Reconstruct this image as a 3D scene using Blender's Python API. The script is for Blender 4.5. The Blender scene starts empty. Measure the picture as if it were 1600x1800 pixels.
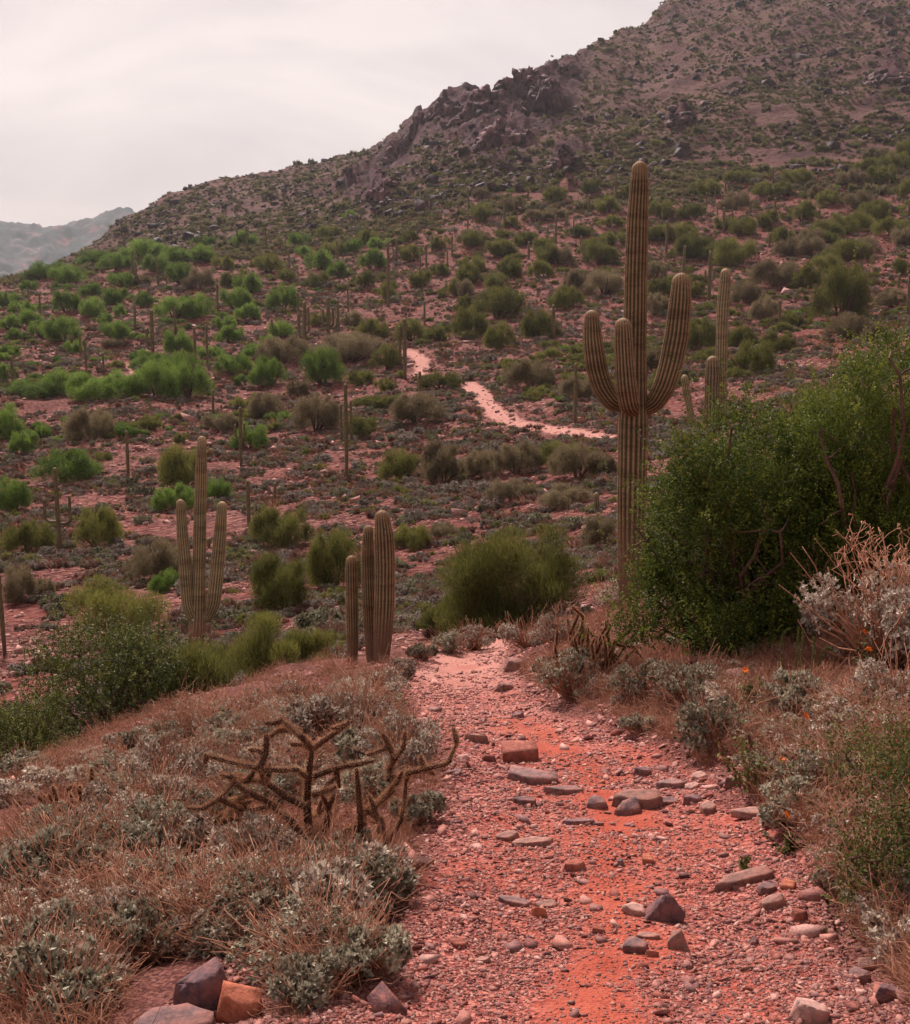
import bpy, bmesh, math, random
import numpy as np
from mathutils import Vector, Matrix, Quaternion

# ------------------------------------------------------------------ scene, camera, light
SC = bpy.context.scene
COL = SC.collection
random.seed(7)
RS = np.random.RandomState(11)
S = 1.35                     # metres per layout unit
HOR = 560.0; F = 2000.0
PITCH = math.atan((900 - HOR) / F)
CP, SP = math.cos(PITCH), math.sin(PITCH)
EYE = 1.054 * S              # eye height above the path at y = 0

cam = bpy.data.cameras.new('camera')
cam.sensor_fit = 'VERTICAL'; cam.sensor_height = 24.0; cam.sensor_width = 24.0
cam.lens = 24.0 * F / 1800.0
cam.clip_start = 0.05; cam.clip_end = 12000
cam_o = bpy.data.objects.new('camera', cam); COL.objects.link(cam_o)
cam_o.location = (0, 0, 0)
cam_o.rotation_euler = (math.pi / 2 - PITCH, 0, 0)
SC.camera = cam_o

SUN_EL, SUN_AZ = math.radians(43), math.radians(-20)   # azimuth from +Y, negative = left of view
w = bpy.data.worlds.new('World'); SC.world = w; w.use_nodes = True
nt = w.node_tree; nt.nodes.clear()
out = nt.nodes.new('ShaderNodeOutputWorld')
sky = nt.nodes.new('ShaderNodeTexSky'); sky.sky_type = 'NISHITA'; sky.sun_disc = False
sky.sun_elevation = SUN_EL; sky.sun_rotation = SUN_AZ
sky.dust_density = 3.0
bg1 = nt.nodes.new('ShaderNodeBackground'); bg1.inputs[1].default_value = 0.05
nt.links.new(sky.outputs[0], bg1.inputs[0])
# overcast cloud deck, a function of direction only
tc = nt.nodes.new('ShaderNodeTexCoord')
mp = nt.nodes.new('ShaderNodeMapping'); mp.inputs['Scale'].default_value = (1.1, 1.1, 3.8)
mp.inputs['Rotation'].default_value = (0, math.radians(-8), 0)
nt.links.new(tc.outputs['Generated'], mp.inputs[0])
nz = nt.nodes.new('ShaderNodeTexNoise'); nz.inputs['Scale'].default_value = 3.1
nz.inputs['Detail'].default_value = 7; nz.inputs['Roughness'].default_value = 0.5
nz.inputs['Distortion'].default_value = 0.5
nt.links.new(mp.outputs[0], nz.inputs['Vector'])
cr = nt.nodes.new('ShaderNodeValToRGB')
cr.color_ramp.elements[0].position = 0.36; cr.color_ramp.elements[0].color = (0.63, 0.535, 0.55, 1)
cr.color_ramp.elements[1].position = 0.62; cr.color_ramp.elements[1].color = (0.91, 0.78, 0.75, 1)
nt.links.new(nz.outputs[0], cr.inputs[0])
bg2 = nt.nodes.new('ShaderNodeBackground'); bg2.inputs[1].default_value = 0.47
nt.links.new(cr.outputs[0], bg2.inputs[0])
mx = nt.nodes.new('ShaderNodeMixShader'); mx.inputs[0].default_value = 0.9
nt.links.new(bg1.outputs[0], mx.inputs[1]); nt.links.new(bg2.outputs[0], mx.inputs[2])
nt.links.new(mx.outputs[0], out.inputs[0])

sl = bpy.data.lights.new('sun', 'SUN'); sl.energy = 4.5; sl.angle = math.radians(9); sl.color = (1.0, 0.87, 0.80)
so = bpy.data.objects.new('sun', sl); COL.objects.link(so)
sd = Vector((math.sin(SUN_AZ) * math.cos(SUN_EL), math.cos(SUN_AZ) * math.cos(SUN_EL), math.sin(SUN_EL)))
so.rotation_euler = sd.to_track_quat('Z', 'Y').to_euler()
so.location = (0, 0, 50)

SC.view_settings.view_transform = 'Standard'; SC.view_settings.look = 'None'
SC.view_settings.exposure = 0.97; SC.view_settings.gamma = 1.0
SC.view_settings.use_curve_mapping = False
try:
    SC.cycles.max_bounces = 4; SC.cycles.diffuse_bounces = 2; SC.cycles.transmission_bounces = 2; SC.cycles.sample_clamp_indirect = 4; SC.cycles.sample_clamp_direct = 12
    SC.cycles.volume_bounces = 0; SC.cycles.transparent_max_bounces = 8
    SC.cycles.use_adaptive_sampling = True; SC.cycles.adaptive_threshold = 0.02
    SC.cycles.use_denoising = True; SC.cycles.denoiser = 'OPENIMAGEDENOISE'; SC.cycles.denoising_input_passes = 'RGB_ALBEDO_NORMAL'
except Exception:
    pass

# ------------------------------------------------------------------ helpers: numpy noise
def _h(ix, iy, s):
    h = (ix.astype(np.int64) * 374761393 + iy.astype(np.int64) * 668265263 + s * 974634777) & 0xffffffff
    h = ((h ^ (h >> 13)) * 1274126177) & 0xffffffff
    h = h ^ (h >> 16)
    return (h & 0xffff) / 65535.0
def vn(x, y, s=0):
    x = np.asarray(x, float); y = np.asarray(y, float)
    ix = np.floor(x); iy = np.floor(y); fx = x - ix; fy = y - iy
    ux = fx * fx * fx * (fx * (fx * 6 - 15) + 10); uy = fy * fy * fy * (fy * (fy * 6 - 15) + 10)
    a = _h(ix, iy, s); b = _h(ix + 1, iy, s); c = _h(ix, iy + 1, s); d = _h(ix + 1, iy + 1, s)
    return (a + (b - a) * ux + (c - a) * uy + (a - b - c + d) * ux * uy) * 2 - 1
def fbm(x, y, o=4, s=0, r=0.5):
    t = 0; a = 1.0; f = 1.0; n = 0
    for k in range(o):
        t = t + a * vn(x * f + 17.3 * k, y * f - 9.1 * k, s + k); n += a; a *= r; f *= 2.03
    return t / n
def ridged(x, y, o=4, s=0):
    t = 0; a = 1.0; f = 1.0; n = 0
    for k in range(o):
        t = t + a * (1 - np.abs(vn(x * f + 5.7 * k, y * f + 3.3 * k, s + k)) * 2); n += a; a *= 0.55; f *= 2.1
    return t / n
def sstep(a, b, x):
    t = np.clip((x - a) / (b - a), 0, 1); return t * t * (3 - 2 * t)

# ------------------------------------------------------------------ terrain from distance readings
def ray(px, py):
    x = (px - 800.0) / F; v = (900.0 - py) / F
    return np.array([x, CP + v * SP, -SP + v * CP])
def azte(px, py):
    d = ray(px, py); h = math.hypot(d[0], d[1])
    return math.atan2(d[0], d[1]), d[2] / h
TPX = [-400, 0, 230, 450, 650, 850, 1000, 1200, 1400, 1600, 2000]
TAB = [  # (distance, picture row for every column)
 (14, [1440,1405,1365,1275,1186,1133,1118,1096,1062,1020, 950]),
 (17, [1420,1385,1345,1262,1180,1145,1105,1085,1045,1000, 930]),
 (20, [1370,1335,1295,1225,1166,1140,1092,1068,1022, 980, 910]),
 (28, [1200,1170,1150,1120,1100,1085,1040,1010, 965, 930, 870]),
 (40, [1090,1060,1035,1012, 992, 980, 950, 910, 870, 845, 800]),
 (60, [ 950, 930, 905, 890, 870, 840, 805, 772, 745, 722, 690]),
 (85, [ 820, 800, 780, 765, 750, 722, 700, 672, 652, 632, 600]),
 (120,[ 700, 680, 665, 652, 640, 620, 602, 590, 574, 560, 540]),
 (170,[ 600, 575, 562, 550, 540, 522, 502, 490, 474, 460, 440]),
 (250,[ 520, 490, 452, 435, 412, 352, 345, 334, 324, 315, 300]),
 (310,[ 545, 512, 462, 400, 352, 280, 255, 240, 228, 220, 205])]
CR_PX = [-400, 0, 60, 100, 160, 225, 330, 420, 520, 620, 660, 700, 750, 780, 830, 880, 950, 1000, 1050, 1100, 1140, 1180, 1300, 1450, 1600, 2000]
CR_PY = [ 560, 520, 490, 462, 425, 372, 332, 310, 297, 280, 266, 232, 182, 168, 156, 152, 116, 108, 78, 46, 34, 0, -80, -150, -200, -260]
CR_D  = [ 420, 420, 420, 420, 425, 430, 450, 460, 470, 480, 470, 440, 410, 405, 400, 400, 415, 430, 460, 490, 510, 530, 590, 650, 690, 710]
FH_PX = [-400, -100, 0, 60, 120, 170, 205, 215, 228, 240, 300, 420, 700, 2000]
FH_PY = [ 400, 372, 381, 376, 371, 369, 366, 359, 359, 372, 385, 410, 450, 470]
NA = 361; AZ = np.linspace(-math.radians(34), math.radians(34), NA)
def col_interp(pxs, pys, smooth=True):
    a = [azte(p, q) for p, q in zip(pxs, pys)]
    return np.interp(AZ, [t[0] for t in a], [t[1] for t in a])
NL = 900; L0, L1 = math.log(3.0), math.log(5200.0)
LD = np.linspace(L0, L1, NL)
_rows = [(d * S, col_interp(TPX, r)) for d, r in TAB]
_crD = np.interp(AZ, [azte(p, 300)[0] for p in CR_PX], CR_D) * S
_crT = col_interp(CR_PX, CR_PY)
_fhT = col_interp(FH_PX, FH_PY)
RAST = np.zeros((NA, NL))
for i in range(NA):
    D = [3.0] + [r[0] for r in _rows] + [_crD[i], _crD[i] * 1.16, _crD[i] * 1.6, 1500 * S, 2100 * S, 2500 * S, 5300]
    T = [_rows[0][1][i] * 1.1] + [r[1][i] for r in _rows] + [_crT[i], _crT[i] * 0.80 - 0.015, min(_crT[i] * 0.4, 0) - 0.05 , -0.012, _fhT[i], _fhT[i] - .03, -0.02]
    RAST[i] = np.interp(LD, np.log(D), T)
def _smooth(a, n, ax):
    k = np.hanning(n + 2)[1:-1]; k /= k.sum()
    p = [(0, 0), (0, 0)]; p[ax] = (n // 2, n // 2)
    b = np.pad(a, p, mode='edge'); return np.apply_along_axis(lambda v: np.convolve(v, k, 'valid'), ax, b)
_near = _smooth(_smooth(RAST, 31, 1), 25, 0); _far = _smooth(_smooth(RAST, 5, 1), 3, 0)
_wt = sstep(math.log(200 * S), math.log(290 * S), LD)[None, :]
RAST = _near * (1 - _wt) + _far * _wt

def near_plane(y): return -EYE - 0.21 * y
def px_on_plane(px, py):
    d = ray(px, py); t = -EYE / (d[2] + 0.21 * d[1]); return d * t
_L = [px_on_plane(*p) for p in [(560,1900),(600,1800),(660,1700),(730,1570),(775,1450),(800,1380),(790,1310),(745,1262),(706,1225),(715,1185),(745,1155),(775,1140)]]
_R = [px_on_plane(*p) for p in [(1600,1900),(1545,1800),(1480,1650),(1440,1560),(1370,1480),(1260,1385),(1150,1320),(1010,1262),(925,1215),(888,1180),(885,1160),(903,1138)]]
LY = np.array([p[1] for p in _L]); LX = np.array([p[0] for p in _L]); RY = np.array([p[1] for p in _R]); RX = np.array([p[0] for p in _R])
def trail_edges(y):
    return np.interp(y, LY, LX), np.interp(y, RY, RX)
def base_z(x, y):
    D = np.hypot(x, y); az = np.arctan2(x, y)
    u = np.clip((az - AZ[0]) / (AZ[1] - AZ[0]), 0, NA - 1.001); v = np.clip((np.log(np.maximum(D, 3.01)) - L0) / (LD[1] - LD[0]), 0, NL - 1.001)
    iu = u.astype(int); iv = v.astype(int); fu = u - iu; fv = v - iv
    te = (RAST[iu, iv] * (1 - fu) + RAST[iu + 1, iv] * fu) * (1 - fv) + (RAST[iu, iv + 1] * (1 - fu) + RAST[iu + 1, iv + 1] * fu) * fv
    zt = te * D
    xl, xr = trail_edges(y)
    dl = np.maximum(xl - x, 0); dr = np.maximum(x - xr, 0)
    edge = np.interp(y, [0, 7 * S, 10 * S, 15 * S], [4.0, 3.1, 2.3, 1.5])
    zn = near_plane(y) + 1.7 * (1 - np.exp(-dr * 0.40 / 1.7)) - 0.11 * dl - 0.45 * np.maximum(dl - edge, 0)
    inside = np.clip(np.minimum(x - xl, xr - x), 0, 0.5)
    zn = zn - 0.05 * sstep(0, 0.5, inside) * (D < 30)
    t = sstep(12.3 * S, 15.5 * S, D)
    back = sstep(0.5, -6, y)
    t = t * (1 - back)
    return zn * (1 - t) + zt * t
def PXY(x, y, z):
    """picture position of world points"""
    f = y * CP - z * SP; v = (y * SP + z * CP) / f
    return 800 + F * x / f, 900 - F * v
# crag zones: (px, py, radius px) on the rocky ridge
CRAGS = [(955,165,70),(985,130,45),(880,175,55),(830,185,50),(780,190,40),(735,215,38),(995,272,30),(670,335,34),(690,275,36),(650,300,22),(900,220,60),(1195,203,24),(1560,120,30),(620,320,25),(1000,340,20),(850,240,40)]
def H(x, y, full=True):
    x = np.asarray(x, float); y = np.asarray(y, float)
    z = base_z(x, y); D = np.hypot(x, y)
    # large scale relief grows with distance
    far = sstep(230 * S, 330 * S, D)
    mid = sstep(18 * S, 40 * S, D) * (1 - far)
    z = z + mid * (fbm(x / 19, y / 19, 4, 3) * 1.0 + fbm(x / 5, y / 5, 3, 8) * 0.28) * np.clip(D / (100 * S), 0.35, 1.2)
    z = z + far * (fbm(x / 60, y / 60, 5, 21, .55) * 6.0 * np.clip(D / 700, 0.6, 2.6) + (ridged(x / 26, y / 26, 4, 31) - .2) * 2.6)
    z = z + far * sstep(1000, 1600, D) * (ridged(x / 230, y / 230, 4, 77) * 42 - 20 + fbm(x / 30, y / 60, 3, 5) * 8)
    if full:
        p, q = PXY(x, y, z)
        m = np.zeros_like(z)
        for cx, cy, r in CRAGS:
            m = np.maximum(m, np.exp(-(((p - cx) / r) ** 2 + ((q - cy) / r) ** 2) * 1.1))
        m = m * ((D > 255 * S) & (D < 900))
        a = 0.5 + 0.5 * vn(x / 9 + fbm(x / 7, y / 7, 2, 4), y / 22, 51)
        b = np.floor((x * 0.8 + y * 0.35) / 7 + fbm(x / 12, y / 12, 3, 9) * 2.0)
        blk = (_h(b, np.floor(y / 17 + fbm(x / 11, y / 9, 2, 2) * 1.4), 5) - .35)
        z = z + m * (blk * 7 + (ridged(x / 12, y / 16, 5, 61) - .1) * 4 + a * 2)
    # fine ground unevenness near by
    nr = 1 - sstep(25, 60, D)
    xl, xr = trail_edges(y)
    on = ((x > xl) & (x < xr) & (D < 17 * S) & (y > 0))
    off = np.where(on, 0.35, 1.0)
    z = z + nr * (fbm(x / 1.3, y / 1.3, 3, 71) * 0.09 * off + fbm(x / 0.28, y / 0.28, 3, 75) * 0.028)
    return z
def hz(x, y): return float(H(np.array([x]), np.array([y]))[0])
_RD = np.exp(np.linspace(math.log(2.2), math.log(1000), 1500))
def ground_at(px, py, dmin=2.2, dmax=1000, full=False):
    """first point where the sight line through a picture position meets the ground"""
    d = ray(px, py); h = math.hypot(d[0], d[1])
    xs = d[0] / h * _RD; ys = d[1] / h * _RD; zr = d[2] / h * _RD
    g = H(xs, ys, full) - zr
    ok = (g >= 0) & (_RD >= dmin) & (_RD <= dmax)
    i = np.argmax(ok) if ok.any() else np.argmin(np.abs(g) + 1e6 * ((_RD < dmin) | (_RD > dmax)))
    if ok.any() and i > 0 and g[i - 1] < 0:
        t = -g[i - 1] / (g[i] - g[i - 1]); D = _RD[i - 1] * (1 - t) + _RD[i] * t
    else: D = _RD[i]
    x, y = d[0] / h * D, d[1] / h * D
    return Vector((x, y, hz(x, y)))
def depth_of(p): return p.y * CP - p.z * SP

# far stretches of the path
def far_path(pts, dmin=40): return [ground_at(a, b, dmin) for a, b in pts]
FP = [far_path([(1120,775),(1085,771),(1040,766),(980,757),(920,746),(888,734),(866,722),(856,708),(846,692),(822,676)]),
      far_path([(718,617),(730,625),(742,634),(744,646),(738,660)]),
      far_path([(150,540),(100,524),(60,521)], 90), far_path([(226,640),(232,655),(225,668)], 90)]
def far_trail(x, y):
    m = np.full(np.shape(x), 1e9)
    for k, P in enumerate(FP):
        wd = [.78, .8, .3, .3][k] * S
        for a, b in zip(P[:-1], P[1:]):
            ab = np.array([b.x - a.x, b.y - a.y]); l2 = ab @ ab + 1e-9
            t = np.clip(((x - a.x) * ab[0] + (y - a.y) * ab[1]) / l2, 0, 1)
            m = np.minimum(m, np.hypot(x - a.x - t * ab[0], y - a.y - t * ab[1]) / wd)
    return m
_SL = [px_on_plane(*p) for p in [(1040,1900),(1048,1800),(1062,1700),(1088,1620),(1098,1560),(1060,1500),(1085,1450),(1070,1380),(1010,1330),(960,1290),(900,1255)]]
def silt(x, y):
    m = np.full(np.shape(x), 1e9)
    for a, b in zip(_SL[:-1], _SL[1:]):
        ab = b[:2] - a[:2]; t = np.clip(((x - a[0]) * ab[0] + (y - a[1]) * ab[1]) / (ab @ ab), 0, 1)
        m = np.minimum(m, np.hypot(x - a[0] - t * ab[0], y - a[1] - t * ab[1]))
    s = sstep(.32, .05, m + fbm(x / .35, y / .35, 3, 55) * .16)
    return np.maximum(s, sstep(.16, .45, fbm(x / .7, y / 1.1, 4, 56) - .05) * .55)
def trail_mask(x, y):
    xl, xr = trail_edges(y); D = np.hypot(x, y)
    wob = fbm(x / .5, y / .5, 3, 90) * .12
    nearm = sstep(-0.10, 0.12, np.minimum(x - xl, xr - x) + wob) * (D < 16 * S) * (y > 0.6)
    f = sstep(1.15, 0.75, far_trail(x, y) + fbm(x / 1.6, y / 1.6, 3, 91) * .42)
    return np.maximum(nearm, f)

# ------------------------------------------------------------------ helpers: meshes and objects
def mesh_np(name, V, Fc, mats, attrs=None, smooth=False, midx=None):
    """V (n,3), Fc (m,3) or (m,4)"""
    me = bpy.data.meshes.new(name)
    V = np.ascontiguousarray(V, np.float32); Fc = np.ascontiguousarray(Fc, np.int32)
    k = Fc.shape[1]
    me.vertices.add(len(V)); me.vertices.foreach_set('co', V.ravel())
    me.loops.add(Fc.size); me.loops.foreach_set('vertex_index', Fc.ravel())
    me.polygons.add(len(Fc)); me.polygons.foreach_set('loop_start', np.arange(0, Fc.size, k, dtype=np.int32))
    me.polygons.foreach_set('loop_total', np.full(len(Fc), k, np.int32))
    if smooth: me.polygons.foreach_set('use_smooth', np.ones(len(Fc), bool))
    for m in (mats if isinstance(mats, (list, tuple)) else [mats]): me.materials.append(m)
    if midx is not None: me.polygons.foreach_set('material_index', np.asarray(midx, np.int32))
    for an, av in (attrs or {}).items():
        a = me.attributes.new(an, 'FLOAT', 'POINT'); a.data.foreach_set('value', np.asarray(av, np.float32))
    me.update(calc_edges=True)
    return me
def link(name, me, parent=None, loc=None):
    o = bpy.data.objects.new(name, me); COL.objects.link(o)
    if parent is not None: o.parent = parent
    if loc is not None: o.location = loc
    return o
def tag(o, label, cat, group=None, kind=None):
    if label: o['label'] = label
    if cat: o['category'] = cat
    if group: o['group'] = group
    if kind: o['kind'] = kind
    return o
def empty(name, loc, label, cat, group=None):
    o = bpy.data.objects.new(name, None); COL.objects.link(o); o.location = loc
    o.empty_display_size = 0.2
    return tag(o, label, cat, group)
def merge(parts):
    """parts: list of (V, F, attr dict) with the same face size"""
    V = []; Fc = []; n = 0; at = {}
    for v, f, a in parts:
        V.append(v); Fc.append(np.asarray(f) + n); n += len(v)
        for k, q in a.items(): at.setdefault(k, []).append(np.broadcast_to(q, (len(v),)) if np.ndim(q) == 0 else q)
    return np.concatenate(V), np.concatenate(Fc), {k: np.concatenate(q) for k, q in at.items()}
def unit(v): return v / (np.linalg.norm(v, axis=-1, keepdims=True) + 1e-9)
def frames(d, rng):
    """two unit vectors across the directions d"""
    r = unit(rng.normal(size=d.shape)); a = unit(np.cross(d, r)); b = np.cross(d, a); return a, b

# ------------------------------------------------------------------ materials
def newmat(name):
    m = bpy.data.materials.new(name); m.use_nodes = True
    n = m.node_tree; n.nodes.clear()
    return m, n, n.nodes, n.links
def N(nodes, t, **kw):
    n = nodes.new(t)
    for k, v in kw.items():
        if k.startswith('i_'):
            key = k[2:]; key = int(key) if key.isdigit() else key.replace('_', ' ')
            n.inputs[key].default_value = v
        else: setattr(n, k, v)
    return n
def ramp(nodes, stops):
    r = nodes.new('ShaderNodeValToRGB'); e = r.color_ramp.elements
    while len(e) < len(stops): e.new(0.5)
    for i, (p, c) in enumerate(stops):
        e[i].position = p; e[i].color = (*c, 1)
    return r
def mixc(nodes, links, a, b, fac, mode='MIX'):
    m = nodes.new('ShaderNodeMix'); m.data_type = 'RGBA'; m.blend_type = mode
    for s, v in ((0, fac), (6, a), (7, b)):
        if hasattr(v, 'links') or hasattr(v, 'is_linked'): links.new(v, m.inputs[s])
        else: m.inputs[s].default_value = v if s == 0 else (*v, 1)
    return m.outputs[2]
def mathn(nodes, links, op, a, b=None):
    m = nodes.new('ShaderNodeMath'); m.operation = op
    for s, v in ((0, a), (1, b)):
        if v is None: continue
        if hasattr(v, 'is_linked'): links.new(v, m.inputs[s])
        else: m.inputs[s].default_value = v
    return m.outputs[0]

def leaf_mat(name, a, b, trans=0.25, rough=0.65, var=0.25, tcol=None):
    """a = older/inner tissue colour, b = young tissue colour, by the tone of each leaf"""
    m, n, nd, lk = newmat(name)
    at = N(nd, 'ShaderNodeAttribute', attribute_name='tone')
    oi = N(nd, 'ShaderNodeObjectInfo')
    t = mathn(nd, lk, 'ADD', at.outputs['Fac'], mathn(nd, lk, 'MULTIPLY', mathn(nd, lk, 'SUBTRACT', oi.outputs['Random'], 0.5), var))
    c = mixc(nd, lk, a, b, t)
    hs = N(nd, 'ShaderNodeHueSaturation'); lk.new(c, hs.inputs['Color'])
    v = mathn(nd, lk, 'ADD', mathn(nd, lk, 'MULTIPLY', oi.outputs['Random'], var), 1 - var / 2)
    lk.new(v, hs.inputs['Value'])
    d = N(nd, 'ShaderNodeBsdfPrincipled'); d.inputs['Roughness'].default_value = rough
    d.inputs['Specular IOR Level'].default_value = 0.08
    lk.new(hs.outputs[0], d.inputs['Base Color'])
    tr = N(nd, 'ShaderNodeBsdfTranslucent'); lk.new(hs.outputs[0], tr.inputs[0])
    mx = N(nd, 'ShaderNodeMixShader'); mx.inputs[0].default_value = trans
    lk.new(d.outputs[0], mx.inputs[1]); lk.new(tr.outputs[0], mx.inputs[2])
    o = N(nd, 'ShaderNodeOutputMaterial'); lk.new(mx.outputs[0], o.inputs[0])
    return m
def plain_mat(name, a, b, scale=20, rough=0.85, bump=0.3, bdist=0.01, obj_var=0.3, stretch=(1, 1, 1)):
    m, n, nd, lk = newmat(name)
    tc = N(nd, 'ShaderNodeTexCoord'); mp = N(nd, 'ShaderNodeMapping'); mp.inputs['Scale'].default_value = stretch
    lk.new(tc.outputs['Object'], mp.inputs[0])
    nz = N(nd, 'ShaderNodeTexNoise', i_Scale=scale, i_Detail=6.0, i_Roughness=0.65); lk.new(mp.outputs[0], nz.inputs['Vector'])
    r = ramp(nd, [(0.3, a), (0.7, b)]); lk.new(nz.outputs[0], r.inputs[0])
    oi = N(nd, 'ShaderNodeObjectInfo'); hs = N(nd, 'ShaderNodeHueSaturation'); lk.new(r.outputs[0], hs.inputs['Color'])
    lk.new(mathn(nd, lk, 'ADD', mathn(nd, lk, 'MULTIPLY', oi.outputs['Random'], obj_var), 1 - obj_var / 2), hs.inputs['Value'])
    d = N(nd, 'ShaderNodeBsdfPrincipled'); d.inputs['Roughness'].default_value = rough; d.inputs['Specular IOR Level'].default_value = 0.08
    lk.new(hs.outputs[0], d.inputs['Base Color'])
    bp = N(nd, 'ShaderNodeBump', i_Strength=bump, i_Distance=bdist); lk.new(nz.outputs[0], bp.inputs['Height']); lk.new(bp.outputs[0], d.inputs['Normal'])
    o = N(nd, 'ShaderNodeOutputMaterial'); lk.new(d.outputs[0], o.inputs[0])
    return m
def rock_mat(name, cols, rough=0.8, dust=(0.33, 0.115, 0.08), dustamt=0.5, scale=6, bdist=0.01, big=False):
    """weathered stone whose stone colour varies from piece to piece, with soil dust lying on it"""
    m, n, nd, lk = newmat(name)
    tc = N(nd, 'ShaderNodeTexCoord'); ge = N(nd, 'ShaderNodeNewGeometry'); oi = N(nd, 'ShaderNodeObjectInfo')
    r = ramp(nd, [(i / (len(cols) - 1), c) for i, c in enumerate(cols)]); lk.new(oi.outputs['Random'], r.inputs[0])
    at = N(nd, 'ShaderNodeAttribute', attribute_name='tone')
    nz = N(nd, 'ShaderNodeTexNoise', i_Scale=scale, i_Detail=8.0, i_Roughness=0.7); lk.new(tc.outputs['Object'], nz.inputs['Vector'])
    if big: lk.new(mathn(nd, lk, 'ADD', at.outputs['Fac'], mathn(nd, lk, 'MULTIPLY', mathn(nd, lk, 'SUBTRACT', nz.outputs[0], .5), .9)), r.inputs[0])
    vr = ramp(nd, [(0.28, (0.42, 0.40, 0.42)), (0.5, (0.95, 0.92, 0.92)), (0.72, (1.5, 1.4, 1.36))]); lk.new(nz.outputs[0], vr.inputs[0])
    c = mixc(nd, lk, r.outputs[0], vr.outputs[0], 1.0, 'MULTIPLY')
    n2 = N(nd, 'ShaderNodeTexNoise', i_Scale=scale * 0.45, i_Detail=5.0, i_Roughness=0.6); lk.new(tc.outputs['Object'], n2.inputs['Vector'])
    dr = ramp(nd, [(0.42, (0, 0, 0)), (0.62, (1, 1, 1))]); lk.new(n2.outputs[0], dr.inputs[0])
    c = mixc(nd, lk, c, dust, mathn(nd, lk, 'MULTIPLY', dr.outputs[0], dustamt))
    d = N(nd, 'ShaderNodeBsdfPrincipled'); d.inputs['Roughness'].default_value = rough; d.inputs['Specular IOR Level'].default_value = 0.14
    lk.new(c, d.inputs['Base Color'])
    bp = N(nd, 'ShaderNodeBump', i_Strength=0.7, i_Distance=bdist); lk.new(nz.outputs[0], bp.inputs['Height']); lk.new(bp.outputs[0], d.inputs['Normal'])
    o = N(nd, 'ShaderNodeOutputMaterial'); lk.new(d.outputs[0], o.inputs[0])
    return m

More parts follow.
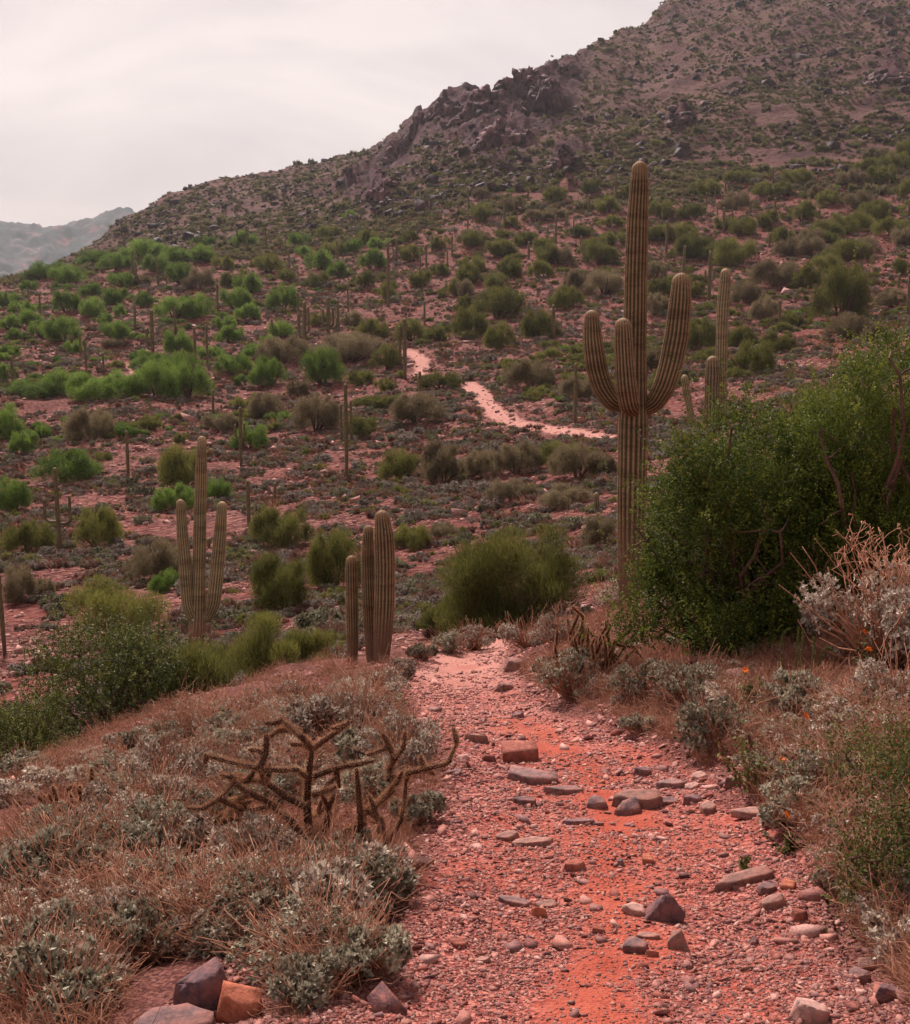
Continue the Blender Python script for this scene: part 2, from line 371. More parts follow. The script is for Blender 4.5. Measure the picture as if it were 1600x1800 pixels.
def ground_mat(name):
    m, n, nd, lk = newmat(name)
    geo = N(nd, 'ShaderNodeNewGeometry'); P = geo.outputs['Position']
    def noise(s, det=5.0, ro=0.6, dist=0.0):
        k = N(nd, 'ShaderNodeTexNoise', i_Scale=s, i_Detail=det, i_Roughness=ro, i_Distortion=dist); lk.new(P, k.inputs['Vector']); return k.outputs[0]
    def rmp(v, st): r = ramp(nd, st); lk.new(v, r.inputs[0]); return r.outputs[0]
    def attr(a): return N(nd, 'ShaderNodeAttribute', attribute_name=a).outputs['Fac']
    trail, mtn, crag, farh = attr('trail'), attr('mtn'), attr('crag'), attr('farh')
    nearf = attr('nearf')
    # desert soil off the path
    soil = rmp(noise(0.35, 8.0, .65), [(0.3, (0.055, 0.013, 0.012)), (0.52, (0.115, 0.028, 0.023)), (0.7, (0.20, 0.056, 0.042))])
    v1 = N(nd, 'ShaderNodeTexVoronoi', i_Scale=3.2, i_Randomness=1.0); lk.new(P, v1.inputs['Vector'])
    peb = rmp(v1.outputs['Color'], [(0.2, (0.05, 0.022, 0.024)), (0.5, (0.13, 0.046, 0.038)), (0.8, (0.28, 0.14, 0.115))])
    soil = mixc(nd, lk, soil, peb, rmp(noise(0.12, 6.0), [(0.35, (.25, .25, .25)), (0.65, (.85, .85, .85))]))
    v4 = N(nd, 'ShaderNodeTexVoronoi', i_Scale=75.0, i_Randomness=1.0); lk.new(P, v4.inputs['Vector'])
    pebn = rmp(v4.outputs['Color'], [(0.2, (0.04, 0.018, 0.018)), (0.5, (0.10, 0.034, 0.028)), (0.8, (0.19, 0.08, 0.065))])
    soil = mixc(nd, lk, soil, pebn, mathn(nd, lk, 'MULTIPLY', nearf, .75))
    # path: trodden orange silt and pinkish grit
    v2 = N(nd, 'ShaderNodeTexVoronoi', i_Scale=55.0, i_Randomness=1.0); lk.new(P, v2.inputs['Vector'])
    grit = rmp(v2.outputs['Color'], [(0.15, (0.12, 0.028, 0.025)), (0.5, (0.27, 0.075, 0.06)), (0.85, (0.40, 0.165, 0.135))])
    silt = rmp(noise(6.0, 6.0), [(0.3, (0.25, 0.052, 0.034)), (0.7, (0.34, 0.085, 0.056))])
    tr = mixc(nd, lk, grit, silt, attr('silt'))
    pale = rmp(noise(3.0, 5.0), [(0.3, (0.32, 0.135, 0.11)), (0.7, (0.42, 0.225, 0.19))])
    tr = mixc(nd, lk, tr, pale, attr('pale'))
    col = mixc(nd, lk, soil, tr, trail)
    # mountain side
    mo = rmp(noise(0.045, 9.0, .7, .3), [(0.34, (0.060, 0.026, 0.032)), (0.46, (0.125, 0.058, 0.058)), (0.56, (0.175, 0.092, 0.082)), (0.68, (0.155, 0.098, 0.055))])
    m2 = rmp(noise(0.8, 7.0, .75), [(0.35, (0.5, 0.48, 0.5)), (0.5, (1, 1, 1)), (0.66, (1.6, 1.45, 1.4))])
    mo = mixc(nd, lk, mo, m2, 1.0, 'MULTIPLY')
    col = mixc(nd, lk, col, mo, mtn)
    ck = rmp(noise(0.16, 9.0, .72, .5), [(0.32, (0.028, 0.012, 0.019)), (0.5, (0.095, 0.040, 0.050)), (0.68, (0.20, 0.10, 0.107))])
    col = mixc(nd, lk, col, ck, crag)
    fh = rmp(noise(0.022, 8.0, .65), [(0.38, (0.015, 0.032, 0.036)), (0.54, (0.050, 0.055, 0.060)), (0.70, (0.26, 0.11, 0.11))])
    col = mixc(nd, lk, col, fh, farh)
    d = N(nd, 'ShaderNodeBsdfPrincipled'); d.inputs['Roughness'].default_value = 0.95; d.inputs['Specular IOR Level'].default_value = 0.05
    lk.new(col, d.inputs['Base Color'])
    # relief: grit near by, stones in the middle, broken rock on the mountain
    b1 = N(nd, 'ShaderNodeBump', i_Strength=0.8, i_Distance=0.012); lk.new(mathn(nd, lk, 'ADD', v2.outputs['Distance'], noise(40.0, 6.0)), b1.inputs['Height'])
    b2 = N(nd, 'ShaderNodeBump', i_Distance=0.16); lk.new(mathn(nd, lk, 'MULTIPLY', mathn(nd, lk, 'SUBTRACT', 1.0, trail), mathn(nd, lk, 'SUBTRACT', 1.0, nearf)), b2.inputs['Strength'])
    lk.new(mathn(nd, lk, 'ADD', v1.outputs['Distance'], noise(2.0, 8.0, .7)), b2.inputs['Height']); lk.new(b1.outputs[0], b2.inputs['Normal'])
    b3 = N(nd, 'ShaderNodeBump', i_Distance=4.0); lk.new(mtn, b3.inputs['Strength'])
    lk.new(noise(0.28, 10.0, .72, .4), b3.inputs['Height']); lk.new(b2.outputs[0], b3.inputs['Normal'])
    lk.new(b3.outputs[0], d.inputs['Normal'])
    o = N(nd, 'ShaderNodeOutputMaterial'); lk.new(d.outputs[0], o.inputs[0])
    return m

def cactus_mat(name, groove, skin, spine, bark, basefade=1.6):
    m, n, nd, lk = newmat(name)
    rb = N(nd, 'ShaderNodeAttribute', attribute_name='rib').outputs['Fac']
    hh = N(nd, 'ShaderNodeAttribute', attribute_name='hgt').outputs['Fac']
    tip = N(nd, 'ShaderNodeAttribute', attribute_name='tip').outputs['Fac']
    tc = N(nd, 'ShaderNodeTexCoord')
    mpb = N(nd, 'ShaderNodeMapping'); mpb.inputs['Scale'].default_value = (.5, .5, 2.4); lk.new(tc.outputs['Object'], mpb.inputs[0])
    nz = N(nd, 'ShaderNodeTexNoise', i_Scale=1.6, i_Detail=8.0, i_Roughness=0.72); lk.new(mpb.outputs[0], nz.inputs['Vector'])
    nf = N(nd, 'ShaderNodeTexNoise', i_Scale=26.0, i_Detail=4.0); lk.new(tc.outputs['Object'], nf.inputs['Vector'])
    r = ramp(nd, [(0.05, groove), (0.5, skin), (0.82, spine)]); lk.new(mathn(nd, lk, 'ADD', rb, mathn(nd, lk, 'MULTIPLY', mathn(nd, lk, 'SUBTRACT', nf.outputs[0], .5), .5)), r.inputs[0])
    c = mixc(nd, lk, r.outputs[0], tuple(min(1, s * 1.25) for s in spine), mathn(nd, lk, 'MULTIPLY', tip, .65))
    rr = ramp(nd, [(0.36, (0.60, 0.56, 0.54)), (0.5, (.95, .95, .93)), (0.64, (1.2, 1.2, 1.12))]); lk.new(nz.outputs[0], rr.inputs[0])
    c = mixc(nd, lk, c, rr.outputs[0], 1.0, 'MULTIPLY')
    c = mixc(nd, lk, c, bark, hh)
    # small dark scars on the skin
    vs = N(nd, 'ShaderNodeTexVoronoi', i_Scale=5.0); lk.new(tc.outputs['Object'], vs.inputs['Vector'])
    sc = ramp(nd, [(0.06, (1, 1, 1)), (0.10, (0, 0, 0))]); lk.new(vs.outputs['Distance'], sc.inputs[0])
    c = mixc(nd, lk, c, (0.03, 0.02, 0.018), mathn(nd, lk, 'MULTIPLY', sc.outputs[0], .7))
    d = N(nd, 'ShaderNodeBsdfPrincipled'); d.inputs['Roughness'].default_value = 0.7; d.inputs['Specular IOR Level'].default_value = 0.12
    lk.new(c, d.inputs['Base Color'])
    bp = N(nd, 'ShaderNodeBump', i_Strength=0.5, i_Distance=0.02); lk.new(nf.outputs[0], bp.inputs['Height']); lk.new(bp.outputs[0], d.inputs['Normal'])
    o = N(nd, 'ShaderNodeOutputMaterial'); lk.new(d.outputs[0], o.inputs[0])
    return m

M_ground = ground_mat('desert_ground')
M_rocks = rock_mat('path_stone', [(0.07, 0.035, 0.042), (0.24, 0.065, 0.048), (0.32, 0.14, 0.12), (0.17, 0.095, 0.10), (0.42, 0.175, 0.14), (0.52, 0.31, 0.27), (0.12, 0.055, 0.058), (0.44, 0.20, 0.16)], scale=9, bdist=.006, dustamt=.45)
M_slope = rock_mat('slope_stone', [(0.10, 0.05, 0.05), (0.22, 0.095, 0.075), (0.24, 0.145, 0.135), (0.36, 0.20, 0.17)], scale=3, bdist=.03)
M_crag = rock_mat('crag_rock', [(0.026, 0.011, 0.018), (0.068, 0.028, 0.038), (0.125, 0.058, 0.066), (0.19, 0.095, 0.10)], dust=(0.12, 0.07, 0.06), scale=0.35, bdist=.8, big=True)
M_pv = [leaf_mat('shrub_vivid_green', (0.045, 0.080, 0.016), (0.20, 0.29, 0.055), .4),
        leaf_mat('shrub_olive', (0.052, 0.058, 0.016), (0.21, 0.20, 0.05), .35),
        leaf_mat('shrub_brownish', (0.10, 0.072, 0.042), (0.23, 0.18, 0.10), .4),
        leaf_mat('shrub_mountain', (0.068, 0.060, 0.028), (0.185, 0.160, 0.078), .4, var=.5)]
M_scr = leaf_mat('red_brown_scrub', (0.085, 0.035, 0.028), (0.19, 0.105, 0.075), .3)
M_creo = leaf_mat('creosote_leaf', (0.024, 0.050, 0.011), (0.21, 0.235, 0.040), .3, rough=.5)
M_crwash = leaf_mat('wash_creosote_leaf', (0.022, 0.036, 0.010), (0.15, 0.155, 0.030), .25, rough=.5)
M_brit = leaf_mat('brittlebush_leaf', (0.15, 0.08, 0.055), (0.66, 0.58, 0.48), .2, rough=.8)
M_brig = leaf_mat('brittlebush_leaf_green', (0.10, 0.075, 0.045), (0.50, 0.46, 0.35), .2, rough=.8)
M_bfar = leaf_mat('slope_bush_grey', (0.10, 0.055, 0.042), (0.36, 0.32, 0.27), .2)
M_bfag = leaf_mat('slope_bush_green', (0.07, 0.06, 0.03), (0.27, 0.26, 0.17), .2)
M_green = leaf_mat('mallow_leaf', (0.022, 0.032, 0.010), (0.13, 0.13, 0.035), .3)
M_dry = leaf_mat('dry_grass_blade', (0.11, 0.034, 0.024), (0.42, 0.195, 0.125), .2, rough=.7)
M_stem = plain_mat('dry_stem', (0.20, 0.075, 0.05), (0.42, 0.22, 0.14), 12)
M_wood = plain_mat('shrub_wood', (0.055, 0.03, 0.026), (0.16, 0.085, 0.065), 9, bdist=.01)
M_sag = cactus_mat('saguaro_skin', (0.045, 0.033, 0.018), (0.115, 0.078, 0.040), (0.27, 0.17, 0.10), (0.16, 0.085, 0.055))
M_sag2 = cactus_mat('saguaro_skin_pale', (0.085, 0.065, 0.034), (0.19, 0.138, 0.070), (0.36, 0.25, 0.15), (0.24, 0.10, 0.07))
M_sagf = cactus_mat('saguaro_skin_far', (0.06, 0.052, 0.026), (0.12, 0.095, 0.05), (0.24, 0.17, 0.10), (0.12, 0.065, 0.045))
M_spine = leaf_mat('cactus_spine', (0.24, 0.13, 0.08), (0.48, 0.31, 0.20), .4)
M_chol = plain_mat('cholla_skin', (0.035, 0.018, 0.015), (0.11, 0.055, 0.036), 30, bdist=.01)
M_chsp = leaf_mat('cholla_spine', (0.20, 0.060, 0.035), (0.60, 0.34, 0.19), .3)
M_flow = leaf_mat('orange_petal', (0.80, 0.10, 0.012), (0.85, 0.22, 0.03), .2)
# ------------------------------------------------------------------ the ground sheet
def build_ground():
    a0 = np.radians(np.arange(-27.5, 27.51, 0.13))
    e = 27.5 + np.cumsum(np.linspace(0.4, 6.0, 47)); e = e[e < 179.0]
    az = np.concatenate([-np.radians(e[::-1]), a0, np.radians(e)])
    Dn = np.exp(np.concatenate([np.arange(math.log(0.5), math.log(16), 0.0125), np.arange(math.log(16), math.log(330), 0.011),
                                np.arange(math.log(330), math.log(980), 0.0062), np.arange(math.log(980), math.log(2100), 0.02), np.arange(math.log(2100), math.log(2950), 0.006), np.arange(math.log(2950), math.log(3600), 0.02)]))
    A, D = np.meshgrid(az, Dn, indexing='ij'); x = D * np.sin(A); y = D * np.cos(A)
    z = H(x, y); nA, nD = A.shape
    idx = np.arange(nA * nD).reshape(nA, nD)
    q = np.stack([idx[:-1, :-1], idx[1:, :-1], idx[1:, 1:], idx[:-1, 1:]], -1)
    seam = np.stack([idx[-1, :-1], idx[0, :-1], idx[0, 1:], idx[-1, 1:]], -1)[None]
    q = np.concatenate([q, seam]).reshape(-1, 4)[:, ::-1]
    V = np.stack([x, y, z], -1).reshape(-1, 3)
    xf, yf = V[:, 0], V[:, 1]; Df = np.hypot(xf, yf)
    p, r = PXY(xf, yf, V[:, 2]); p = np.where(yf > 1, p, 800)
    tm = trail_mask(xf, yf)
    fn = fbm(xf / 23, yf / 23, 4, 44)
    mtn = sstep(225 * S, 285 * S, Df + fn * 60) * (1 - sstep(900, 1150, Df))
    mtn = np.maximum(mtn, .0)
    cg = np.zeros(len(V))
    for cx, cy, rr in CRAGS: cg = np.maximum(cg, np.exp(-(((p - cx) / rr) ** 2 + ((r - cy) / rr) ** 2) * .8))
    cg = sstep(.35, .6, cg + fn * .25) * (Df > 255 * S) * (Df < 900)
    farh = sstep(900, 1150, Df)
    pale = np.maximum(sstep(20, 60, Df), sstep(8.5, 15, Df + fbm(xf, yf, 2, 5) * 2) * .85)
    nearf = 1 - sstep(16, 34, Df)
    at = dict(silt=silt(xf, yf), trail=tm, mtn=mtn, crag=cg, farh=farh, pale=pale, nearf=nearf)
    fm = tm[q].mean(1); fD = Df[q].mean(1)
    near_tr = (fm > .5) & (fD < 17 * S); far_tr = (fm > .5) & (fD >= 17 * S)
    mt = (fD > 265 * S) & (fD <= 1050); fh = fD > 1050
    rest = ~(near_tr | far_tr | mt | fh)
    obs = {}
    for nm, sel in (('ground', rest), ('trail', near_tr), ('far_trail', far_tr), ('mountain', mt), ('distant_hills', fh)):
        f = q[sel]; u, inv = np.unique(f, return_inverse=True)
        me = mesh_np(nm, V[u], inv.reshape(-1, 4), M_ground, {k: v[u] for k, v in at.items()}, smooth=True)
        o = link(nm, me); o['kind'] = 'structure'; obs[nm] = o
    # cap the small hole under the camera
    ring = idx[:, 0]; c = len(ring)
    V2 = np.concatenate([V[ring], [[0, 0, V[ring, 2].mean()]]])
    F2 = np.stack([np.arange(c), np.full(c, c), (np.arange(c) + 1) % c], -1)
    o = link('ground', mesh_np('ground_cap', V2, F2[:, [0, 2, 1]], M_ground, dict(silt=np.zeros(c + 1), trail=np.zeros(c + 1), mtn=np.zeros(c + 1), crag=np.zeros(c + 1), farh=np.zeros(c + 1), pale=np.zeros(c + 1), nearf=np.ones(c + 1))))
    o['kind'] = 'structure'
    return obs
GR = build_ground()
TRAIL = GR['trail']

# ------------------------------------------------------------------ shape makers
def ico(sub):
    bm = bmesh.new(); bmesh.ops.create_icosphere(bm, subdivisions=sub, radius=1)
    V = np.array([v.co[:] for v in bm.verts]); Fc = np.array([[v.index for v in f.verts] for f in bm.faces]); bm.free(); return V, Fc
ICO1, ICO2, ICO3 = ico(2), ico(3), ico(4)
def hull(P, sub=0, amp=0, seed=0):
    bm = bmesh.new()
    for p in P: bm.verts.new(p)
    g = bmesh.ops.convex_hull(bm, input=bm.verts)
    bmesh.ops.delete(bm, geom=list({e for e in g['geom_interior'] + g['geom_unused'] if isinstance(e, bmesh.types.BMVert)}), context='VERTS')
    if sub: bmesh.ops.subdivide_edges(bm, edges=bm.edges[:], cuts=sub, use_grid_fill=True)
    bmesh.ops.triangulate(bm, faces=bm.faces[:]); bm.verts.index_update()
    V = np.array([v.co[:] for v in bm.verts]); Fc = np.array([[v.index for v in f.verts] for f in bm.faces]); bm.free()
    if amp:
        N_ = unit(V); V = V + N_ * (fbm(V[:, 0] * 2 + seed, V[:, 1] * 2 + V[:, 2] * 1.7, 4, seed) * amp)[:, None]
    return V, Fc
def rock_vf(seed, base=ICO2, flat=0.6, cuts=9, cut=(.45, .8), elong=(1.0, .75)):
    r = np.random.RandomState(seed)
    if cuts > 0 and len(base[0]) < 100:     # small stones: a broken-edged convex block
        n = 8; a_ = np.arange(n) / n * 6.28 * 2 + r.uniform(-.5, .5, n); P = np.stack([np.cos(a_), np.sin(a_), np.where(np.arange(n) < 4, -.7, .7) + r.normal(size=n) * .18], -1) * r.uniform(.72, 1.15, (n, 1))
        V, Fc = hull(P); V = V * np.array([elong[0], elong[1], flat]); return V, Fc
    V, Fc = base; V = V.copy()
    for k in range(cuts):
        n = unit(r.normal(size=3)); n[2] *= .8; n = unit(n); d = r.uniform(*cut)
        o = V @ n - d; V -= np.where(o > 0, o, 0)[:, None] * n
    V += r.normal(size=V.shape) * .018
    V *= np.array([elong[0], elong[1], flat])
    V[:, :2] /= max(np.abs(V[:, 0]).max(), 1e-3)
    return V, Fc
def blades(P, Dv, L, W, rng, tone, curl=0.0):
    """one thin pointed triangle per point: base P, direction Dv, length L, half width W"""
    a, _ = frames(Dv, rng); n = len(P); L = np.broadcast_to(L, (n,))[:, None]; W = np.broadcast_to(W, (n,))[:, None]
    V = np.stack([P - a * W, P + a * W, P + Dv * L + np.array([0, 0, -1.0]) * curl * L], 1).reshape(-1, 3)
    return V, np.arange(3 * n).reshape(-1, 3), dict(tone=np.repeat(tone, 3))
def leaves(P, Dv, L, W, rng, tone, up=None):
    """folded oval leaf of four triangles"""
    n = len(P); up = unit(rng.normal(size=(n, 3)) * .6 + np.array([0, 0, 1.0])) if up is None else up
    a = unit(np.cross(Dv, up)); b = np.cross(a, Dv); L = np.broadcast_to(L, (n,))[:, None]; W = np.broadcast_to(W, (n,))[:, None]
    m = P + Dv * L * .42
    V = np.stack([P, m - a * W + b * W * .35, m + a * W + b * W * .35, P + Dv * L - b * L * .12, m], 1).reshape(-1, 3)
    k = (np.arange(n) * 5)[:, None]
    Fc = np.concatenate([k + np.array([0, 4, 1]), k + np.array([0, 2, 4]), k + np.array([1, 4, 3]), k + np.array([4, 2, 3])], 0)
    return V, Fc, dict(tone=np.repeat(tone, 5))
def tube(pts, rad, n=5, tone=0.5, cap=True):
    pts = np.asarray(pts, float); rad = np.broadcast_to(rad, (len(pts),))
    T = np.gradient(pts, axis=0); T = unit(T); ref = np.array([0.3, 0.9, 0.2]); a = unit(np.cross(T, ref)); b = np.cross(T, a)
    th = np.linspace(0, 2 * math.pi, n, endpoint=False)
    V = (pts[:, None] + rad[:, None, None] * (a[:, None] * np.cos(th)[None, :, None] + b[:, None] * np.sin(th)[None, :, None])).reshape(-1, 3)
    m = len(pts); i = np.arange(m - 1)[:, None] * n; j = np.arange(n)[None]
    q0, q1, q2, q3 = i + j, i + (j + 1) % n, i + n + (j + 1) % n, i + n + j
    Fc = np.concatenate([np.stack([q0, q1, q2], -1).reshape(-1, 3), np.stack([q0, q2, q3], -1).reshape(-1, 3)])
    if cap:
        V = np.concatenate([V, pts[-1:] + T[-1:] * rad[-1]]); t = len(V) - 1; k = (m - 1) * n + np.arange(n)
        Fc = np.concatenate([Fc, np.stack([k, (m - 1) * n + (np.arange(n) + 1) % n, np.full(n, t)], -1)])
    return V, Fc, dict(tone=np.full(len(V), tone))
def bendy(p0, p1, rng, k=5, amp=.12):
    p0 = np.asarray(p0, float); p1 = np.asarray(p1, float); t = np.linspace(0, 1, k)[:, None]; L = np.linalg.norm(p1 - p0)
    q = p0 + (p1 - p0) * t; off = np.cumsum(rng.normal(size=(k, 3)) * L * amp / math.sqrt(k), 0); off[0] = 0
    return q + off * np.sin(t * math.pi * .5 + .3)

def lobes(rng, n, wx=1.0, h=1.0, low=0.25, rm=1.0):
    """bumpy crown in a box of half width 1 and height h: centres and radii"""
    C = []; R = []
    for k in range(n):
        a = rng.uniform(0, 2 * math.pi); rr = math.sqrt(rng.uniform(0, 1)) * .68
        top = h * math.sqrt(max(0.05, 1 - (rr / 1.0) ** 2)); r = rng.uniform(.17, .36) * (1 - .25 * rr) * rm
        zc = rng.uniform(low, 1) * max(top - r * h * .9, .12)
        C.append((math.cos(a) * rr * wx, math.sin(a) * rr * wx, zc)); R.append(r)
    return np.array(C), np.array(R)
def crown_points(rng, C, R, n, shell=.5, hs=.9):
    k = rng.choice(len(C), n, p=R ** 2 / (R ** 2).sum()); d = unit(rng.normal(size=(n, 3)) + np.array([0, 0, .25]))
    s = rng.uniform(0, 1, n) ** shell; P = C[k] + d * (R[k] * s)[:, None] * np.array([1, 1, hs]); P[:, 2] = np.abs(P[:, 2]) + .01
    return P, d, s
def stems_vf(rng, n, h, spread=.5, r=.02, twigs=0):
    ps = []
    for k in range(n):
        a = rng.uniform(0, 6.283); rr = rng.uniform(.3, 1) * spread
        top = np.array([math.cos(a) * rr, math.sin(a) * rr, h * rng.uniform(.5, .95)])
        pts = bendy((math.cos(a) * .04, math.sin(a) * .04, -0.06), top, rng, 6, .16)
        ps.append(tube(pts, np.linspace(r, r * .3, 6), 5))
        for t in range(twigs):
            b = pts[rng.randint(2, 6)]; e = b + unit(rng.normal(size=3) + [0, 0, .6]) * h * rng.uniform(.15, .4)
            ps.append(tube(bendy(b, e, rng, 4, .15), np.linspace(r * .35, r * .12, 4), 4))
    return merge(ps)
# palo verde / bursage type shrubs: half width 1, height h
def shrub_meshes(seed, nb, h, L, W, mat, up=.75, nl=9, leafy=False):
    rng = np.random.RandomState(seed); C, R = lobes(rng, nl, 1, h); P, d, s = crown_points(rng, C, R, nb)
    Dv = unit(d * .7 + np.array([0, 0, up]) + rng.normal(size=d.shape) * .62)
    lob = rng.uniform(-.18, .18, len(C)); k = np.argmin(((P[:, None] - C[None]) ** 2).sum(-1), 1) if nb * len(C) < 3e6 else np.zeros(nb, int)
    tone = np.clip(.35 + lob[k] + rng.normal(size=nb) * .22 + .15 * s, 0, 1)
    V, Fc, at = (leaves if leafy else blades)(P - Dv * L * .5, Dv, L * rng.uniform(.6, 1.3, nb), W, rng, tone)
    cm = mesh_np('shrub_crown', V, Fc, mat, at)
    sv = stems_vf(rng, 7, h * .75, .6, .035, 2); sm = mesh_np('shrub_stems', sv[0], sv[1], M_wood, smooth=True)
    return cm, sm
def scatter(name, P, rot, scl, idx, objs, label=None, cat=None, parent=None):
    me = bpy.data.meshes.new(name + '_points'); n = len(P)
    me.vertices.add(n); me.vertices.foreach_set('co', np.asarray(P, np.float32).ravel())
    a = me.attributes.new('rot', 'FLOAT_VECTOR', 'POINT'); a.data.foreach_set('vector', np.asarray(rot, np.float32).ravel())
    scl = np.asarray(scl, np.float32)
    if scl.ndim == 1: scl = np.stack([scl] * 3, -1)
    a = me.attributes.new('scl', 'FLOAT_VECTOR', 'POINT'); a.data.foreach_set('vector', scl.ravel())
    a = me.attributes.new('idx', 'INT', 'POINT'); a.data.foreach_set('value', np.asarray(idx, np.int32))
    o = link(name, me, parent); o['kind'] = 'stuff'
    if label: o['label'] = label
    if cat: o['category'] = cat
    col = bpy.data.collections.new(name + '_pieces')
    for i, q in enumerate(objs):
        ob = bpy.data.objects.new('%s_piece_%02d' % (name, i), q); col.objects.link(ob)
    g = bpy.data.node_groups.new(name, 'GeometryNodeTree')
    g.interface.new_socket('Geometry', in_out='INPUT', socket_type='NodeSocketGeometry')
    g.interface.new_socket('Geometry', in_out='OUTPUT', socket_type='NodeSocketGeometry')
    nd = g.nodes; gi = nd.new('NodeGroupInput'); go = nd.new('NodeGroupOutput')
    ip = nd.new('GeometryNodeInstanceOnPoints'); ci = nd.new('GeometryNodeCollectionInfo')
    ci.inputs['Collection'].default_value = col; ci.inputs['Separate Children'].default_value = True; ci.inputs['Reset Children'].default_value = True
    def na(nm, t):
        k = nd.new('GeometryNodeInputNamedAttribute'); k.data_type = t; k.inputs['Name'].default_value = nm
        return [s for s in k.outputs if s.enabled and s.name == 'Attribute'][0]
    L = g.links; L.new(gi.outputs[0], ip.inputs['Points']); L.new(ci.outputs[0], ip.inputs['Instance'])
    ip.inputs['Pick Instance'].default_value = True
    L.new(na('idx', 'INT'), ip.inputs['Instance Index'])
    e2r = nd.new('FunctionNodeEulerToRotation'); L.new(na('rot', 'FLOAT_VECTOR'), e2r.inputs[0]); L.new(e2r.outputs[0], ip.inputs['Rotation'])
    L.new(na('scl', 'FLOAT_VECTOR'), ip.inputs['Scale']); L.new(ip.outputs[0], go.inputs[0])
    md = o.modifiers.new('scatter', 'NODES'); md.node_group = g
    return o
def polar_points(n, az0, az1, d0, d1, rng, keep=None, pw=0.0):
    """random ground positions, evenly spread in bearing and in log distance"""
    a = np.radians(rng.uniform(az0, az1, n)); D = np.exp(rng.uniform(math.log(d0), math.log(d1), n))
    x, y = D * np.sin(a), D * np.cos(a)
    if keep is not None:
        m = keep(x, y, D); x, y = x[m], y[m]
    return x, y, H(x, y)

# ------------------------------------------------------------------ saguaros
def ribbed(path, rad, ribs, depth=.13, per=4, top=True, base=0.0, seed=0, rings=True, nsub=1):
    """ribbed column along a path; returns V, F, attributes, and the crest lines for the spines"""
    rng = np.random.RandomState(seed); path = np.asarray(path, float); rad = np.asarray(rad, float)
    # resample
    seg = np.r_[0, np.cumsum(np.linalg.norm(np.diff(path, axis=0), axis=1))]; Lt = seg[-1]
    m = max(int(Lt / (rad.max() * .55 * nsub)), 5); s = np.linspace(0, Lt, m)
    pc = np.stack([np.interp(s, seg, path[:, k]) for k in range(3)], -1); rc = np.interp(s, seg, rad)
    if len(path) > 3:
        k3 = np.array([.25, .5, .25])
        for _ in range(3):
            pp = np.pad(pc, ((1, 1), (0, 0)), mode='edge'); pc2 = pp[:-2] * .25 + pp[1:-1] * .5 + pp[2:] * .25; pc2[0] = pc[0]; pc2[-1] = pc[-1]; pc = pc2
    if rings: rc = rc * (1 + .035 * np.interp(s, np.linspace(0, Lt, max(int(Lt / (rad.max() * 2.2)), 2)), rng.uniform(-1, 1, max(int(Lt / (rad.max() * 2.2)), 2))))
    T = unit(np.gradient(pc, axis=0))
    if top:
        k = 7; ph = np.linspace(0, math.pi / 2, k)[1:]; r0 = rc[-1]
        pc = np.concatenate([pc, pc[-1] + T[-1] * (np.sin(ph) * r0 * 1.15)[:, None]]); rc = np.concatenate([rc, r0 * np.cos(ph).clip(.03)])
        T = np.concatenate([T, np.repeat(T[-1:], k - 1, 0)])
    ref = np.array([0.0, 1.0, 0.001]); a = unit(np.cross(T, ref)); b = np.cross(T, a)
    n = ribs * per; th = np.arange(n) / n * 2 * math.pi; c = .5 + .5 * np.cos(th * ribs); prof = c ** 1.0
    rr = (1 - depth + depth * prof)
    V = pc[:, None] + (rc[:, None] * rr[None])[..., None] * (a[:, None] * np.cos(th)[None, :, None] + b[:, None] * np.sin(th)[None, :, None])
    M = len(pc); V = V.reshape(-1, 3); i = np.arange(M - 1)[:, None] * n; j = np.arange(n)[None]
    Fq = np.stack([i + j, i + (j + 1) % n, i + n + (j + 1) % n, i + n + j], -1).reshape(-1, 4)
    Sx = np.r_[0, np.cumsum(np.linalg.norm(np.diff(pc, axis=0), axis=1))]
    hg = np.zeros(M) if base <= 0 else (1 - sstep(base * .35, base, Sx))
    tp = sstep(Sx[-1] - rc.max() * 1.6, Sx[-1] - rc.max() * .1, Sx) if top else np.zeros(M)
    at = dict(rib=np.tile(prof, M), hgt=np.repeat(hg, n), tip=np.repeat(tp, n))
    crest = V.reshape(M, n, 3)[:, ::per]; outd = unit(crest - pc[:, None])
    return V, Fq, at, crest, outd, T
def spines_for(crest, outd, T, rng, step, L, W, skip=0.0):
    P = []; Dv = []
    seg = np.linalg.norm(np.diff(crest, axis=0), axis=-1).mean(1)
    for i in range(crest.shape[0] - 1):
        k = max(int(round(seg[i] / step)), 1)
        for t in range(k):
            u = (t + rng.uniform(0, 1, crest.shape[1])[:, None]) / k
            p = crest[i] * (1 - u) + crest[i + 1] * u
            for q in range(3):
                P.append(p); Dv.append(unit(outd[i] + T[i][None] * rng.uniform(-.5, .9) + rng.normal(size=p.shape) * .45))
    P = np.concatenate(P); Dv = np.concatenate(Dv); n = len(P)
    return blades(P - Dv * L * .15, Dv, L * rng.uniform(.6, 1.2, n), W, rng, rng.uniform(.2, 1, n))
def lift(pxpts, D0, origin, dy=None):
    """picture positions at depth D0 (+dy each) to points relative to origin"""
    out = []
    for k, (a, b) in enumerate(pxpts):
        d = ray(a, b); yy = D0 + (0 if dy is None else dy[k]); out.append(Vector(d * yy) - Vector(origin))
    return [tuple(v) for v in out]
